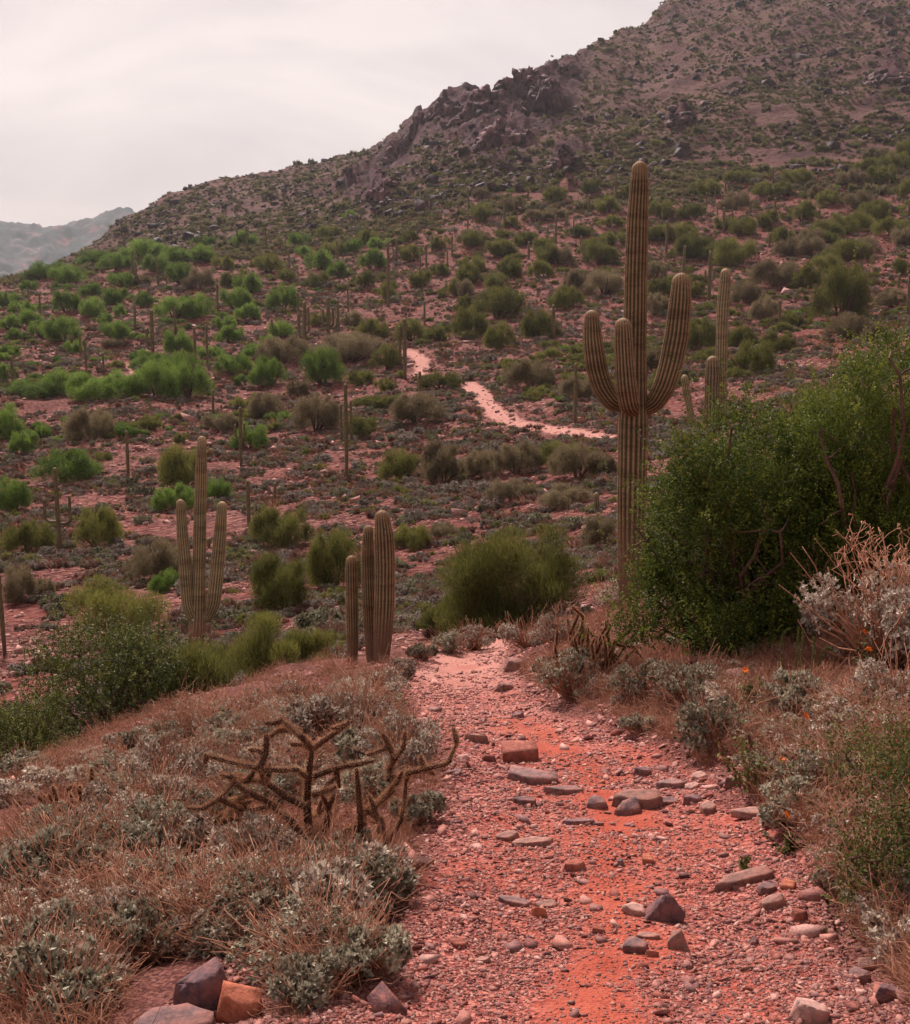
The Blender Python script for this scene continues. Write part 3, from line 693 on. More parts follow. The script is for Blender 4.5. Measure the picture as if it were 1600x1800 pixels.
def saguaro(name, label, base_px, stems, mat, group=None, spine=True, dmin=3, base_h=1.2, ribs=16, D=None, per=4, sink=.12):
    """stems: list of (part name, [(px,py,width px)...], [depth offsets m])"""
    g = ground_at(base_px[0], base_px[1], dmin)
    dep = depth_of(g); root = empty(name, g, label, 'saguaro cactus', group)
    for k, (pn, pts, dy) in enumerate(stems):
        P = lift([(p[0], p[1]) for p in pts], dep, g, dy); R = [p[2] / 2 / F * (dep + d) for p, d in zip(pts, dy)]
        if pn == 'trunk' or pn == 'stem': P[0] = (P[0][0], P[0][1], hz(g.x + P[0][0], g.y + P[0][1]) - g.z - sink)
        P = list(P); top = np.array(P[-1]) ; pv = np.array(P[-2]); dd = unit(top - pv); P[-1] = tuple(top - dd * R[-1] * 1.1)
        V, Fq, at, cr_, od, T = ribbed(P, R, ribs, seed=31 * k + len(label), base=base_h if pn in ('trunk', 'stem') else 0, per=per, nsub=.55)
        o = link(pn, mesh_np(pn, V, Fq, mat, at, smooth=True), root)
        if spine:
            sp = spines_for(cr_, od, T, np.random.RandomState(k + 5), .05, .034, .0016 * dep / 25)
            q = link('spines', mesh_np('spines', sp[0], sp[1], M_spine, sp[2]), o); q['kind'] = 'stuff'
    return root
# ------------------------------------------------------------------ the large saguaros
saguaro('saguaro', 'tallest saguaro, thick trunk with three upturned arms, beside the dark green creosote', (1108, 1088), [
    ('trunk', [(1108,1090,36),(1109,1000,46),(1111,860,52),(1113,760,53),(1114,700,48),(1116,600,40),(1118,480,39),(1121,380,37),(1124,330,34),(1125,284,28)], [0]*10),
    ('arm', [(1100,716,20),(1078,708,34),(1058,680,38),(1048,645,37),(1042,600,34),(1040,545,28)], [0,0,0,-.05,-.05,-.05]),
    ('arm', [(1112,722,26),(1106,712,36),(1101,680,38),(1098,640,36),(1096,600,34),(1095,560,29)], [-.15,-.55,-.72,-.75,-.75,-.75]),
    ('arm', [(1128,722,20),(1150,712,33),(1168,680,41),(1180,640,42),(1190,590,42),(1196,530,38),(1198,481,31)], [0,-.1,-.15,-.15,-.15,-.15,-.15])],
    M_sag, base_h=2.6, ribs=17, dmin=22)
saguaro('saguaro', 'pale trident-shaped saguaro, one trunk between two tall parallel arms, left of the trail', (346, 1166), [
    ('trunk', [(346,1172,30),(346,1130,32),(348,1080,27),(350,1000,22),(352,900,22),(354,820,20),(355,767,15)], [0]*7),
    ('arm', [(350,1090,14),(338,1084,20),(330,1060,22),(326,1000,22),(321,940,21),(317,878,16)], [0,-.1,-.12,-.12,-.12,-.12]),
    ('arm', [(352,1090,14),(366,1084,20),(376,1060,24),(382,1000,24),(387,940,22),(391,882,17)], [0,0,0,0,0,0]),
    ('arm_bud', [(358,800,7),(366,799,10),(371,795,11),(370,788,10)], [.1,.15,.15,.15])],
    M_sag2, base_h=1.9, ribs=15, dmin=22)
saguaro('saguaro', 'shortest single-stemmed saguaro standing just left of the fused pair by the trail', (620, 1168), [
    ('trunk', [(620,1172,17),(620,1120,20),(619,1060,22),(618,1010,22),(618,977,19)], [0]*5)], M_sag, base_h=.7, ribs=14, dmin=15)
saguaro('saguaro', 'dark fused pair of stout unbranched saguaro stems beside the trail bend', (668, 1172), [
    ('stem', [(670,1176,26),(673,1120,33),(676,1060,36),(677,990,36),(675,940,34),(671,898,26)], [0]*6),
    ('stem', [(655,1172,18),(651,1110,22),(649,1060,24),(647,1000,24),(647,960,22),(648,924,18)], [.25]*6)], M_sag, base_h=.9, ribs=17, dmin=15)
saguaro('saguaro', 'slender tall ringed saguaro behind the dark green creosote, right of the tallest one', (1270, 735), [
    ('trunk', [(1270,740,18),(1270,690,18),(1268,640,19),(1269,590,21),(1271,540,22),(1274,505,21),(1276,472,18)], [0]*7)], M_sag2, base_h=.3, ribs=13, dmin=30)
saguaro('saguaro', 'short stout saguaro with a dark waist ring, in front of the slender tall one', (1251, 742), [
    ('trunk', [(1251,748,27),(1252,705,28),(1252,683,25),(1253,665,28),(1253,626,23)], [0]*5)], M_sag, base_h=.2, ribs=14, dmin=24)
saguaro('saguaro', 'smallest leaning saguaro peeping over the creosote, left of the two slender ones', (1215, 748), [
    ('trunk', [(1218,752,11),(1213,720,12),(1207,690,14),(1203,659,12)], [0]*4)], M_sag2, base_h=.2, ribs=12, dmin=24)

# ------------------------------------------------------------------ landmarks for the labels of far things
LAND = [((1118, 500), 'the tallest saguaro'), ((350, 960), 'the trident saguaro'), ((665, 1030), 'the fused saguaro pair'), ((1272, 590), 'the slender ringed saguaro'),
        ((850, 700), 'the pale trail switchback'), ((738, 632), 'the upper glimpse of pale trail'), ((200, 690), 'the wide vivid green thicket'), ((900, 990), 'the palo verde at the trail bend'),
        ((610, 760), 'the two-armed saguaro on the mid slope'), ((105, 900), 'the thin armed saguaro at left'), ((60, 480), 'the left end of the bench'), ((670, 340), 'the low reddish crag'),
        ((940, 300), 'the foot of the dark crag'), ((1480, 620), 'the yellow-green shrub behind the creosote'), ((575, 560), 'the candelabra saguaro clump'), ((1400, 330), 'the foot of the big slope'), ((1540, 470), 'the right edge of the bench')]
def where(px, py):
    (a, b), nm = min(LAND, key=lambda t: (t[0][0] - px) ** 2 + 1.6 * (t[0][1] - py) ** 2)
    dx, dy = px - a, py - b
    r = math.hypot(dx, dy); near = 'close ' if r < 55 else ('' if r < 110 else 'well ')
    if abs(dx) > 1.7 * abs(dy): s = 'left of' if dx < 0 else 'right of'
    elif abs(dy) > 1.7 * abs(dx): s = 'above' if dy < 0 else 'below'
    else: s = ('above and ' if dy < 0 else 'below and ') + ('left of' if dx < 0 else 'right of')
    return near + s + ' ' + nm
USED = {}
NEIGH = [(205, 1060, 'olive domed palo verde'), (215, 1200, 'wide dark creosote'), (425, 1150, 'olive feathery shrub'), (905, 1010, 'rounded palo verde'), (620, 1070, 'short single saguaro'), (8, 1040, 'leftmost thin saguaro'), (1080, 1040, 'pale brittlebush pair'), (560, 1150, 'leafless grey shrub')]      # (px, py, words) of shrubs that labels may lean on
def rel(dx, dy):
    if abs(dx) > 1.5 * abs(dy): return 'left of' if dx < 0 else 'right of'
    return 'above' if dy < 0 else 'below'
def uniq(label, alts, at=None, short=None):
    if label not in USED and len(label.split()) <= 16: USED[label] = 1; return label
    if at:
        c = sorted(NEIGH, key=lambda t: (t[0] - at[0]) ** 2 + (t[1] - at[1]) ** 2)
        c = [t for t in c if (t[0] - at[0]) ** 2 + (t[1] - at[1]) ** 2 > 9]
        land = where(*at).split(' the ')[-1]
        for t in c[:30]:
            l = '%s %s the %s, near the %s' % (short, rel(at[0] - t[0], at[1] - t[1]), t[2], land)
            if l not in USED and len(l.split()) <= 16: USED[l] = 1; return l
        label = '%s %s' % (short, where(*at))
        label = ' '.join(label.split()[:16])
    USED[label] = USED.get(label, 0) + 1; return label

SH = []
def adds(ox, oy, L):
    for t in L: SH.append((ox + t[0] * .5, oy + t[1] * .5, t[2] * .5, t[3] * .5, t[4] if len(t) > 4 else None))
adds(0, 200, [(160,585,150,60),(240,600,130,60),(330,535,120,50),(410,550,120,55),(500,520,160,70),(560,560,120,60),(640,600,110,70),(100,625,60,45),(30,680,80,55),(85,705,90,55),(235,700,95,75),(330,645,90,50),(330,715,110,65),
 (410,670,90,60),(430,610,100,60),(500,610,60,50),(110,745,80,55),(145,785,80,60),(225,805,130,85),(365,745,70,40),(425,715,45,45),(30,760,80,50),(410,800,110,65),(400,820,80,35,2),(260,845,60,50),(30,865,90,60),(485,865,50,30),(60,795,60,40),
 (720,520,90,60),(790,550,80,60),(700,620,110,70),(610,720,140,70),(700,720,120,80),(830,690,120,70),(880,630,100,80),(950,560,110,60),(870,730,90,60),(800,610,80,50),(790,760,80,50),(805,805,100,60),(1050,465,90,50),(1010,590,60,50),
 (1070,500,60,40),(1000,695,110,85),(1130,550,100,80),(1195,580,80,60),(1180,500,90,60),(1110,615,110,55),(1280,610,80,55),(1250,490,70,50),(1310,550,90,70),(1340,475,90,40),(1280,460,80,50),(1160,440,90,50),(1230,370,50,30),
 (1450,520,80,60),(1450,450,60,40),(1550,480,70,50),(1550,570,70,50),(1485,610,90,60),(1360,650,60,50),(1590,640,50,60),(1240,745,90,50),(1310,795,110,70),(1130,745,80,50),(990,790,90,70),(630,850,110,80),(740,860,90,50),(950,830,110,40),
 (600,790,80,50,2),(500,680,70,50),(1450,800,130,70),(1540,800,90,50),(100,1000,200,60,0),(230,990,160,80,0),(340,1010,200,90,0),(440,1000,180,90,0),(550,1000,200,120,0),(640,960,160,110,0),(660,1010,180,130,0),(540,900,160,60,0),
 (820,920,130,70),(900,860,100,50),(950,960,140,100),(1000,880,180,90),(1140,955,150,120),(1270,955,90,60),(1220,880,250,100),(1360,900,120,80),(850,955,50,40),(1350,980,70,50),(1550,970,150,60),(10,940,40,60),(940,830,80,50,0),(850,470,100,55),(720,470,80,45),(620,520,100,50),(560,500,90,40)])
adds(0, 600, [(20,340,160,110,0),(85,395,100,80,0),(320,350,160,110,2),(150,340,60,45),(230,495,250,110),(365,420,60,35),(40,600,150,110),(100,745,170,110),(340,730,190,140),(640,520,170,140),(620,600,150,90),(760,560,110,70),(530,310,90,50),
 (640,360,50,40),(780,320,140,60,2),(880,380,130,80),(940,280,130,90,2),(850,240,100,50),(1110,320,170,120),(1270,340,120,70),(1470,290,190,100,2),(960,315,80,30),(560,840,230,140,2),(590,880,120,70),(60,920,140,120),(150,900,90,70,2),
 (1000,950,230,190,1),(1180,880,200,200),(1000,720,220,130),(1400,490,150,100),(1560,500,160,140),(1440,730,150,80),(1560,690,90,60,2),(1050,190,80,60,2)])
adds(800, 400, [(65,70,80,60),(190,180,80,70),(250,65,80,45),(170,100,90,50),(60,200,100,70),(340,130,100,70),(300,180,80,60),(440,30,70,40),(500,130,110,70),(420,220,90,70),(550,60,100,50),(150,215,110,50),(30,245,80,60),(520,240,140,80),
 (400,290,140,80),(150,330,200,110),(300,400,140,100),(160,430,110,90),(50,390,120,100),(30,300,80,60),(260,570,170,100),(440,600,130,70,2),(200,520,60,50),(700,50,90,50),(700,180,80,60),(720,240,90,70),(830,110,130,90),(920,110,170,70),(980,140,160,90),
 (1020,270,110,70),(850,250,70,60),(700,310,100,80),(860,440,120,110),(950,420,90,60),(1010,430,90,80),(1040,520,160,110),(1140,440,120,70),(700,510,90,80),(1090,330,110,80),(1180,350,80,50),(1130,210,170,90),(1240,210,100,80),(1180,100,110,60),
 (1260,100,120,60),(1310,160,110,60),(1350,330,200,180),(1380,400,180,90,2),(1370,120,160,70),(1400,110,120,60),(1570,170,60,60),(1540,280,110,60),(1580,60,90,70),(1300,60,100,50),(1480,410,90,70),(1350,260,100,60),
 (100,880,130,90,2),(220,870,160,110,2),(360,840,150,80),(430,880,200,110,2),(200,960,180,70,2),(400,980,200,70),(30,880,70,70,2),(540,870,80,70,2),(500,1130,120,110,2)])
adds(800, 0, [(90,700,60,40),(100,770,110,50),(350,710,80,60),(200,740,80,50),(200,800,60,40),(350,770,90,40),(280,780,80,40),(160,840,60,35),(160,900,110,50),(60,860,100,50),(190,960,80,60),(60,960,90,60),(250,860,80,50),(310,900,80,60),
 (360,930,110,60),(470,900,100,60),(540,920,90,50),(450,830,70,40),(540,750,90,60),(600,700,70,50),(480,680,70,50),(550,800,80,40),(880,690,100,60),(830,650,60,30),(1000,640,100,40),(1200,650,110,50),(1080,690,90,50),(980,740,120,60),
 (1290,700,90,50,2),(1160,690,80,50),(830,770,100,60),(730,770,110,60),(780,850,110,60),(720,850,70,60),(1000,830,120,60),(950,810,80,50),(1110,800,90,60),(1220,780,90,70),(1320,720,90,50),(1420,740,110,60),(1400,650,110,50),(1500,650,100,70),
 (1460,780,140,70),(1530,830,120,60),(1380,830,160,80),(1300,840,110,60),(1570,700,60,60),(1540,600,110,60),(1450,600,90,40),(1480,560,90,40),(1580,550,60,60),(1240,870,110,60),(1140,860,90,60),(850,890,80,50),(1580,870,70,60),(1440,900,140,60)])
for _t in SH:
    if _t[2] > 34: NEIGH.append((_t[0], _t[1] - _t[3] / 2, '%s %s shrub' % ('wide' if _t[2] > 70 else 'medium', 'tall' if _t[3] > .72 * _t[2] else ('low' if _t[3] < .5 * _t[2] else 'rounded'))))

# ------------------------------------------------------------------ far saguaros, each standing on the slope
FS = []   # px, py base, py top, width, arms
def add(off, sc, L):
    for t in L: FS.append((off[0] + t[0] * sc, off[1] + t[1] * sc, off[1] + t[2] * sc, t[3] * sc, t[4] if len(t) > 4 else []))
add((0, 200), .5, [(438,490,420,9),(467,555,480,9),(480,605,518,9),(556,600,505,9),(712,475,380,8),(836,470,400,8),(870,485,395,9),(937,480,385,8,[(-1,.55,.8),(1,.5,.75)]),(985,480,435,7,[(1,.4,.8)]),
 (1017,545,475,7),(1187,530,445,7),(1200,460,415,6),(1158,390,340,7),(1233,410,375,6),(1270,370,330,6),(767,710,595,9),(1365,680,455,11),(1350,400,340,6),(1395,520,440,8),(1468,440,380,6),(1500,540,460,8),
 (1520,480,425,8),(1478,560,490,7),(1574,560,480,7),(1590,500,430,8),(1510,370,315,7),(1500,380,330,6),(100,640,610,6),(142,710,628,8),(476,760,670,10),(538,845,690,15,[(-1,.12,.55)]),(283,850,770,8),(304,900,790,9),
 (365,920,840,9),(48,965,850,14,[(-1,.35,.55),(1,.3,.5)]),(618,790,680,7),(687,865,750,10),(730,890,742,9,[(1,.3,.4)]),(958,790,720,8),(1050,770,630,9),(1070,815,660,15,[(-1,.2,.7),(1,.3,.85)]),
 (1155,780,645,15,[(-1,.25,.65),(1,.25,.7),(-1.7,.3,.5),(1.7,.2,.45)]),(1192,780,655,10),(1225,700,600,8),(1493,750,660,8),(1424,930,722,15,[(-1,.35,.85)]),(1478,1010,905,13)])
add((0, 600), .5, [(750,260,170,11),(452,485,312,13),(212,750,440,18,[(-2.2,.38,.62),(2.0,.36,.66)]),(18,1105,740,18),(848,445,230,13,[(-1,.5,.7),(1,.5,.72)]),(1220,490,150,15,[(-1,.42,.78),(1,.42,.82)]),
 (876,650,485,16),(968,560,495,12),(838,970,915,14),(30,490,465,12),(735,725,690,15)])
add((800, 400), .5, [(422,690,478,13),(347,390,272,13),(800,180,65,11),(892,270,85,14,[(-1,.42,.62),(1,.45,.66)]),(1140,365,255,12),(1495,345,288,16),(1560,210,160,12),(1592,310,165,13),(30,550,515,12),
 (497,1000,930,22),(260,110,50,9)])
add((800, 0), .5, [(48,750,660,8),(175,800,700,10),(110,690,620,8),(257,700,660,9),(303,680,590,7),(470,750,685,10),(480,850,785,8),(565,700,600,7),(743,890,780,11),(945,820,730,10),(1038,755,705,9),(1125,760,695,9),
 (1595,770,700,10),(10,850,825,10),(1172,900,810,9),(1105,870,820,8),(1118,650,590,6),(1230,690,650,7),(510,660,600,6),(960,700,640,7),(355,880,760,8),(258,910,850,9),(443,865,830,9),(950,690,640,6),(975,700,660,6),
 (395,800,745,7),(803,810,795,9),(30,420,380,5),(420,670,640,6),(210,680,640,6)])
rngf = np.random.RandomState(3)
for i in range(26):     # faint slender ones higher on the bench
    px = rngf.uniform(640, 1590); py = rngf.uniform(345, 430) - (px - 640) * .02
    FS.append((px, py, py - rngf.uniform(14, 34), rngf.uniform(2.2, 3.4), []))
for i, (px, pb, pt, wd, arms) in enumerate(FS):
    g = ground_at(px, pb, 30); dep = depth_of(g); k = dep / F; hgt = (pb - pt) * k; wd = wd * .95
    tall = 'very tall thin' if hgt > 7.5 else ('tall thin' if hgt > 5 else ('mid-sized' if hgt > 2.6 else 'stubby'))
    armt = {0: 'armless', 1: 'one-armed', 2: 'two-armed'}.get(len(arms), 'many-armed')
    lab = uniq('%s %s saguaro %s' % (tall, armt, where(px, (pb + pt) / 2)), [], (px, (pb + pt) / 2), '%s saguaro' % (tall if not arms else armt))
    grp = 'saguaros scattered over the slope'
    R = wd / 2 * k; lean = rngf.normal() * .015 * hgt
    nb = 10 if pb - pt > 40 else 7
    path = [(0, 0, -.15), (lean * .4, 0, hgt * .4), (lean, 0, hgt - R)]
    V, Fq, at, *_ = ribbed(path, [R * .8, R, R * .85], nb, per=2, seed=i, base=min(.35 * hgt, 1.5), nsub=1.6)
    tm_ = mesh_np('trunk', V, Fq, M_sagf, at, smooth=True)
    if not arms:
        o = link('saguaro', tm_, None, g); tag(o, lab, 'saguaro cactus', grp)
    else:
        root = empty('saguaro', g, lab, 'saguaro cactus', grp); link('trunk', tm_, root)
        for (sd_, a0, a1) in arms:
            s = 1 if sd_ > 0 else -1; off = abs(sd_) * R * 2.5; yy = rngf.normal() * R * .5
            pth = [(s * R * .3, 0, a0 * hgt), (s * off * .7, yy * .7, a0 * hgt - R * .1), (s * off, yy, a0 * hgt + R * 1.2), (s * off, yy, a1 * hgt)]
            V, Fq, at, *_ = ribbed(pth, [R * .5, R * .62, R * .7, R * .6], nb, per=2, seed=i + 7, nsub=1.2)
            link('arm', mesh_np('arm', V, Fq, M_sagf, at, smooth=True), root)
# ------------------------------------------------------------------ shrubs of the slope
SHT = [[shrub_meshes(100 + 7 * v, 5200, .62, .12, .010, M_pv[c], up=.3, nl=19) for v in range(4)] for c in range(3)]
SHN = [[shrub_meshes(140 + 7 * v, 16000, .70, .085, .0046, M_pv[c], up=.38, nl=24) for v in range(3)] for c in range(3)]
rs = np.random.RandomState(5)
SHXY = []
for i, (px, pb, wd, ht, c) in enumerate(sorted(SH, key=lambda t: -t[2])):
    g = ground_at(px, pb - ht * .06, 24); dep = depth_of(g)
    if c is None:
        f = min(max((px - 150) / 600.0 + (pb - 480) / 420.0, 0), 1)
        c = 0 if rs.rand() > f * .9 + (0.1 if px > 700 else -.15) else (1 if rs.rand() < .78 else 2)
    sx = wd / 2 * dep / F * 1.38; sz = ht * dep / F / .66 * 1.04
    tl = SHN if wd > 50 else SHT
    T = tl[c][rs.randint(len(tl[c]))]
    col = ['vivid green', 'olive green', 'brownish'][c]; siz = 'wide' if wd > 70 else ('medium' if wd > 45 else 'small')
    shp = 'tall' if ht > .72 * wd else ('low' if ht < .5 * wd else 'rounded')
    lab = uniq('%s %s %s shrub %s' % (siz, shp, col, where(px, pb - ht / 2)), [], (px, pb - ht / 2), '%s %s shrub' % (siz, col))
    rot = rs.uniform(0, 6.28)
    grp = 'desert shrubs on the slope'
    if wd > 28:
        root = empty('palo_verde_shrub', g, lab, 'shrub', grp); root.scale = (sx, sx, sz); root.rotation_euler[2] = rot
        link('crown', T[0], root); link('stems', T[1], root)
    else:
        o = link('palo_verde_shrub', T[0], None, g); o.scale = (sx, sx, sz); o.rotation_euler[2] = rot; tag(o, lab, 'shrub', grp)
    SHXY.append((g.x, g.y, sx))
SHXY = np.array(SHXY)
def free_of_shrubs(x, y):
    ok = np.ones(len(x), bool)
    for a, b, r in SHXY: ok &= ((x - a) ** 2 + (y - b) ** 2) > (r * .7) ** 2
    return ok

# further shrubs: the rest of the bench beyond the 300 largest, and the mountain's scrub
rng = np.random.RandomState(21)
TINY = [shrub_meshes(300 + v, 330, .62, .42, .045, M_pv[3], up=.8, nl=6)[0] for v in range(4)]
x, y, z = polar_points(6400, -40, 44, 75 * S, 310 * S, rng, lambda x, y, D: (far_trail(x, y) > 1.6) & (fbm(x / 20, y / 20, 3, 66) + (D - 230) / 300 > -.1))
m = free_of_shrubs(x, y); x, y, z = x[m], y[m], z[m]; n = len(x)
scatter('small_shrubs', np.stack([x, y, z], -1), np.stack([np.zeros(n), np.zeros(n), rng.uniform(0, 6.28, n)], -1), rng.lognormal(-.3, .42, n) * .95 * S, np.where(rng.uniform(0, 1, n) < np.clip(.85 - (PXY(x, y, z)[0] - 100) / 700, .06, .85), rng.randint(0, 4, n), rng.randint(4, 8, n)), [SHT[0][k][0] for k in range(4)] + [SHT[1][k][0] for k in range(4)],
        'small green shrubs filling the slope between the larger ones', 'shrubs')
x, y, z = polar_points(100000, -34, 34, 235 * S, 1000, rng, lambda x, y, D: (fbm(x / 26, y / 26, 4, 67) + fbm(x / 6, y / 6, 2, 68) * .6 > -.38))
p, q = PXY(x, y, z); cg = np.zeros(len(x))
for cx, cy, rr in CRAGS: cg = np.maximum(cg, np.exp(-(((p - cx) / rr) ** 2 + ((q - cy) / rr) ** 2)))
m = rng.uniform(0, 1, len(x)) > cg * 1.15; x, y, z = x[m], y[m], z[m]; n = len(x)
sc = rng.lognormal(-.62, .5, n) * 1.0 * S
scatter('mountain_scrub', np.stack([x, y, z - .1], -1), np.stack([np.zeros(n), np.zeros(n), rng.uniform(0, 6.28, n)], -1), np.stack([sc, sc, sc * 1.1], -1), rng.randint(0, 4, n), TINY,
        'low scrub dotted over the mountain side and the ridge', 'scrub')
x, y, z = polar_points(3600, -34, 5, 1250, 2040, rng, None); n = len(x)
scatter('far_hill_scrub', np.stack([x, y, z], -1), np.stack([np.zeros(n), np.zeros(n), rng.uniform(0, 6.28, n)], -1), rng.uniform(2.5, 6, n), rng.randint(0, 4, n), TINY, 'dark scrub on the distant hills', 'scrub')

# grey low bushes of the slope: brittlebush and bursage mounds
def mound_mesh(seed, nr, nl, leaf, mat, h=.7, lobn=7, hollow=.35):
    """dome of leaf rosettes, half width 1"""
    r = np.random.RandomState(seed); C, R = lobes(r, lobn, 1, h, low=.5)
    P, d, s = crown_points(r, C, R, nr, hollow, .8); d = unit(d + np.array([0, 0, .55])); tr = r.uniform(.25, .75, nr)
    P = np.repeat(P, nl, 0); d = np.repeat(d, nl, 0); tr = np.repeat(tr, nl); n = len(P)
    Dv = unit(d * .55 + r.normal(size=(n, 3)) * .62 + np.array([0, 0, .12]))
    tone = np.clip(tr + r.normal(size=n) * .2, 0, 1)
    return leaves(P, Dv, leaf * r.uniform(.6, 1.25, n), leaf * .27, r, tone, up=unit(d + r.normal(size=(n, 3)) * .4))
def mound(seed, nr, nl, leaf, mat, **k):
    V, Fc, at = mound_mesh(seed, nr, nl, leaf, mat, **k); return mesh_np('foliage', V, Fc, mat, at)
MFAR = [mound(400 + v, 90, 6, .17, M_bfar, h=.62, lobn=6) for v in range(3)] + [mound(410 + v, 90, 6, .17, M_bfag, h=.62, lobn=6) for v in range(2)]
# dead looking reddish tufts
def tuft_mesh(seed, n, L, W, mat, spread=.5, flop=.5, curl=.25):
    r = np.random.RandomState(seed); a = r.uniform(0, 6.28, n); rr = np.sqrt(r.uniform(0, 1, n)) * spread
    P = np.stack([np.cos(a) * rr, np.sin(a) * rr, np.full(n, -.03)], -1)
    Dv = unit(np.stack([np.cos(a) * flop, np.sin(a) * flop, np.ones(n)], -1) + r.normal(size=(n, 3)) * .38); LL = L * r.uniform(.4, 1.15, n)
    ax, _ = frames(Dv, r); Lc = LL[:, None]; M_ = P + Dv * Lc * .55; T_ = P + Dv * Lc + np.array([0, 0, -1.]) * curl * Lc * r.uniform(0, 1, (n, 1)) + r.normal(size=(n, 3)) * Lc * .08
    V = np.stack([P - ax * W, P + ax * W, M_ + ax * W * .7, M_ - ax * W * .7, T_], 1).reshape(-1, 3); k = (np.arange(n) * 5)[:, None]
    Fc = np.concatenate([k + np.array([0, 1, 2]), k + np.array([0, 2, 3]), k + np.array([3, 2, 4])]); t = np.clip(r.normal(.5, .3, n), 0, 1)
    return mesh_np('tuft', V, Fc, mat, dict(tone=np.repeat(t, 5)))
SCR = [shrub_meshes(430 + v, 420, .66, .30, .022, [M_scr, M_scr, M_pv[1], M_scr][v], up=.5, nl=6)[0] for v in range(4)]
TUFTF = [tuft_mesh(500 + v, 46, 1.0, .022, M_dry, .5, .8) for v in range(2)]
x, y, z = polar_points(210000, -40, 44, 17.5 * S, 262 * S, rng, lambda x, y, D: (far_trail(x, y) > 1.15) & (fbm(x / 7, y / 7, 3, 70) + fbm(x / 1.5, y / 1.5, 2, 72) * .9 > -.13 + .30 * sstep(70, 25, D)))
m = free_of_shrubs(x, y); x, y, z = x[m], y[m], z[m]; n = len(x); sc = rng.lognormal(-1.45, .42, n) * S * (.62 + np.hypot(x, y) / 210)
ii = np.where(rng.uniform(0, 1, n) < .5, rng.randint(5, 11, n), rng.randint(0, 5, n))
# the largest seen of these are individual bushes
pr = sc / np.hypot(x, y); order = np.argsort(-pr); take = []
px_, py_ = PXY(x, y, z)
for k in order:
    if len(take) >= 150: break
    if 0 < px_[k] < 1600 and py_[k] < 1290 and ii[k] < 5: take.append(k)
for k in take:
    o = link('desert_bush', MFAR[ii[k]], None, (x[k], y[k], z[k] - .02)); o.scale = (sc[k], sc[k], sc[k]); o.rotation_euler[2] = rng.uniform(0, 6.28)
    c = 'grey-green' if ii[k] >= 3 else 'pale grey'
    c = ('tiny ' if sc[k] < .36 else ('large ' if sc[k] > .50 else 'small ')) + c
    tag(o, uniq('%s bush mound %s' % (c, where(px_[k], py_[k])), [], (px_[k], py_[k]), '%s mound' % c), 'bush', 'small grey bushes on the stony slope')
m = np.ones(n, bool); m[take] = False; n = m.sum()
scatter('grey_bushes', np.stack([x, y, z - .02], -1)[m], np.stack([np.zeros(n), np.zeros(n), rng.uniform(0, 6.28, n)], -1), sc[m], ii[m], MFAR + TUFTF + SCR,
        'low grey and reddish bushes covering the stony slope', 'bushes')
# loose stones on the slope
RK = [mesh_np('stone', *(lambda t: (t[0], t[1]))(rock_vf(600 + v, ICO1, [.35, .5, .7, .28, .6, .42][v % 6], 7, (.4, .8), (1, [.7, .85, .6, .9][v % 4]))), M_rocks) for v in range(10)]
RKS = [mesh_np('stone', *(lambda t: (t[0], t[1]))(rock_vf(640 + v, ICO1, [.4, .55, .35, .7][v % 4], 7, (.4, .8), (1, .75))), M_slope) for v in range(5)]
x, y, z = polar_points(74000, -40, 44, 17 * S, 190 * S, rng, lambda x, y, D: (fbm(x / 10, y / 10, 3, 80) > -.25)); n = len(x)
sc = rng.lognormal(-2.75, .55, n) * S * (.35 + np.hypot(x, y) / 110)
scatter('slope_stones', np.stack([x, y, z], -1), rng.uniform(-.35, .35, (n, 3)) + np.stack([np.zeros(n), np.zeros(n), rng.uniform(0, 6.28, n)], -1), sc, rng.randint(0, 5, n), RKS, 'broken reddish stones strewn over the slope', 'stones')
x, y, z = polar_points(14000, -34, 34, 260 * S, 900, rng, lambda x, y, D: (fbm(x / 30, y / 30, 4, 82) > -.02)); n = len(x)
sc = rng.lognormal(-.45, .5, n) * S
RKM = [mesh_np('boulder', *(lambda t: (t[0], t[1]))(rock_vf(660 + v, ICO1, .6, 7, (.4, .8), (1, .75))), M_crag, ) for v in range(3)]
scatter('mountain_rocks', np.stack([x, y, z], -1), rng.uniform(-.4, .4, (n, 3)) + np.stack([np.zeros(n), np.zeros(n), rng.uniform(0, 6.28, n)], -1), sc, rng.randint(0, 3, n), RKM, 'dark rocks breaking through the mountain side', 'rocks')

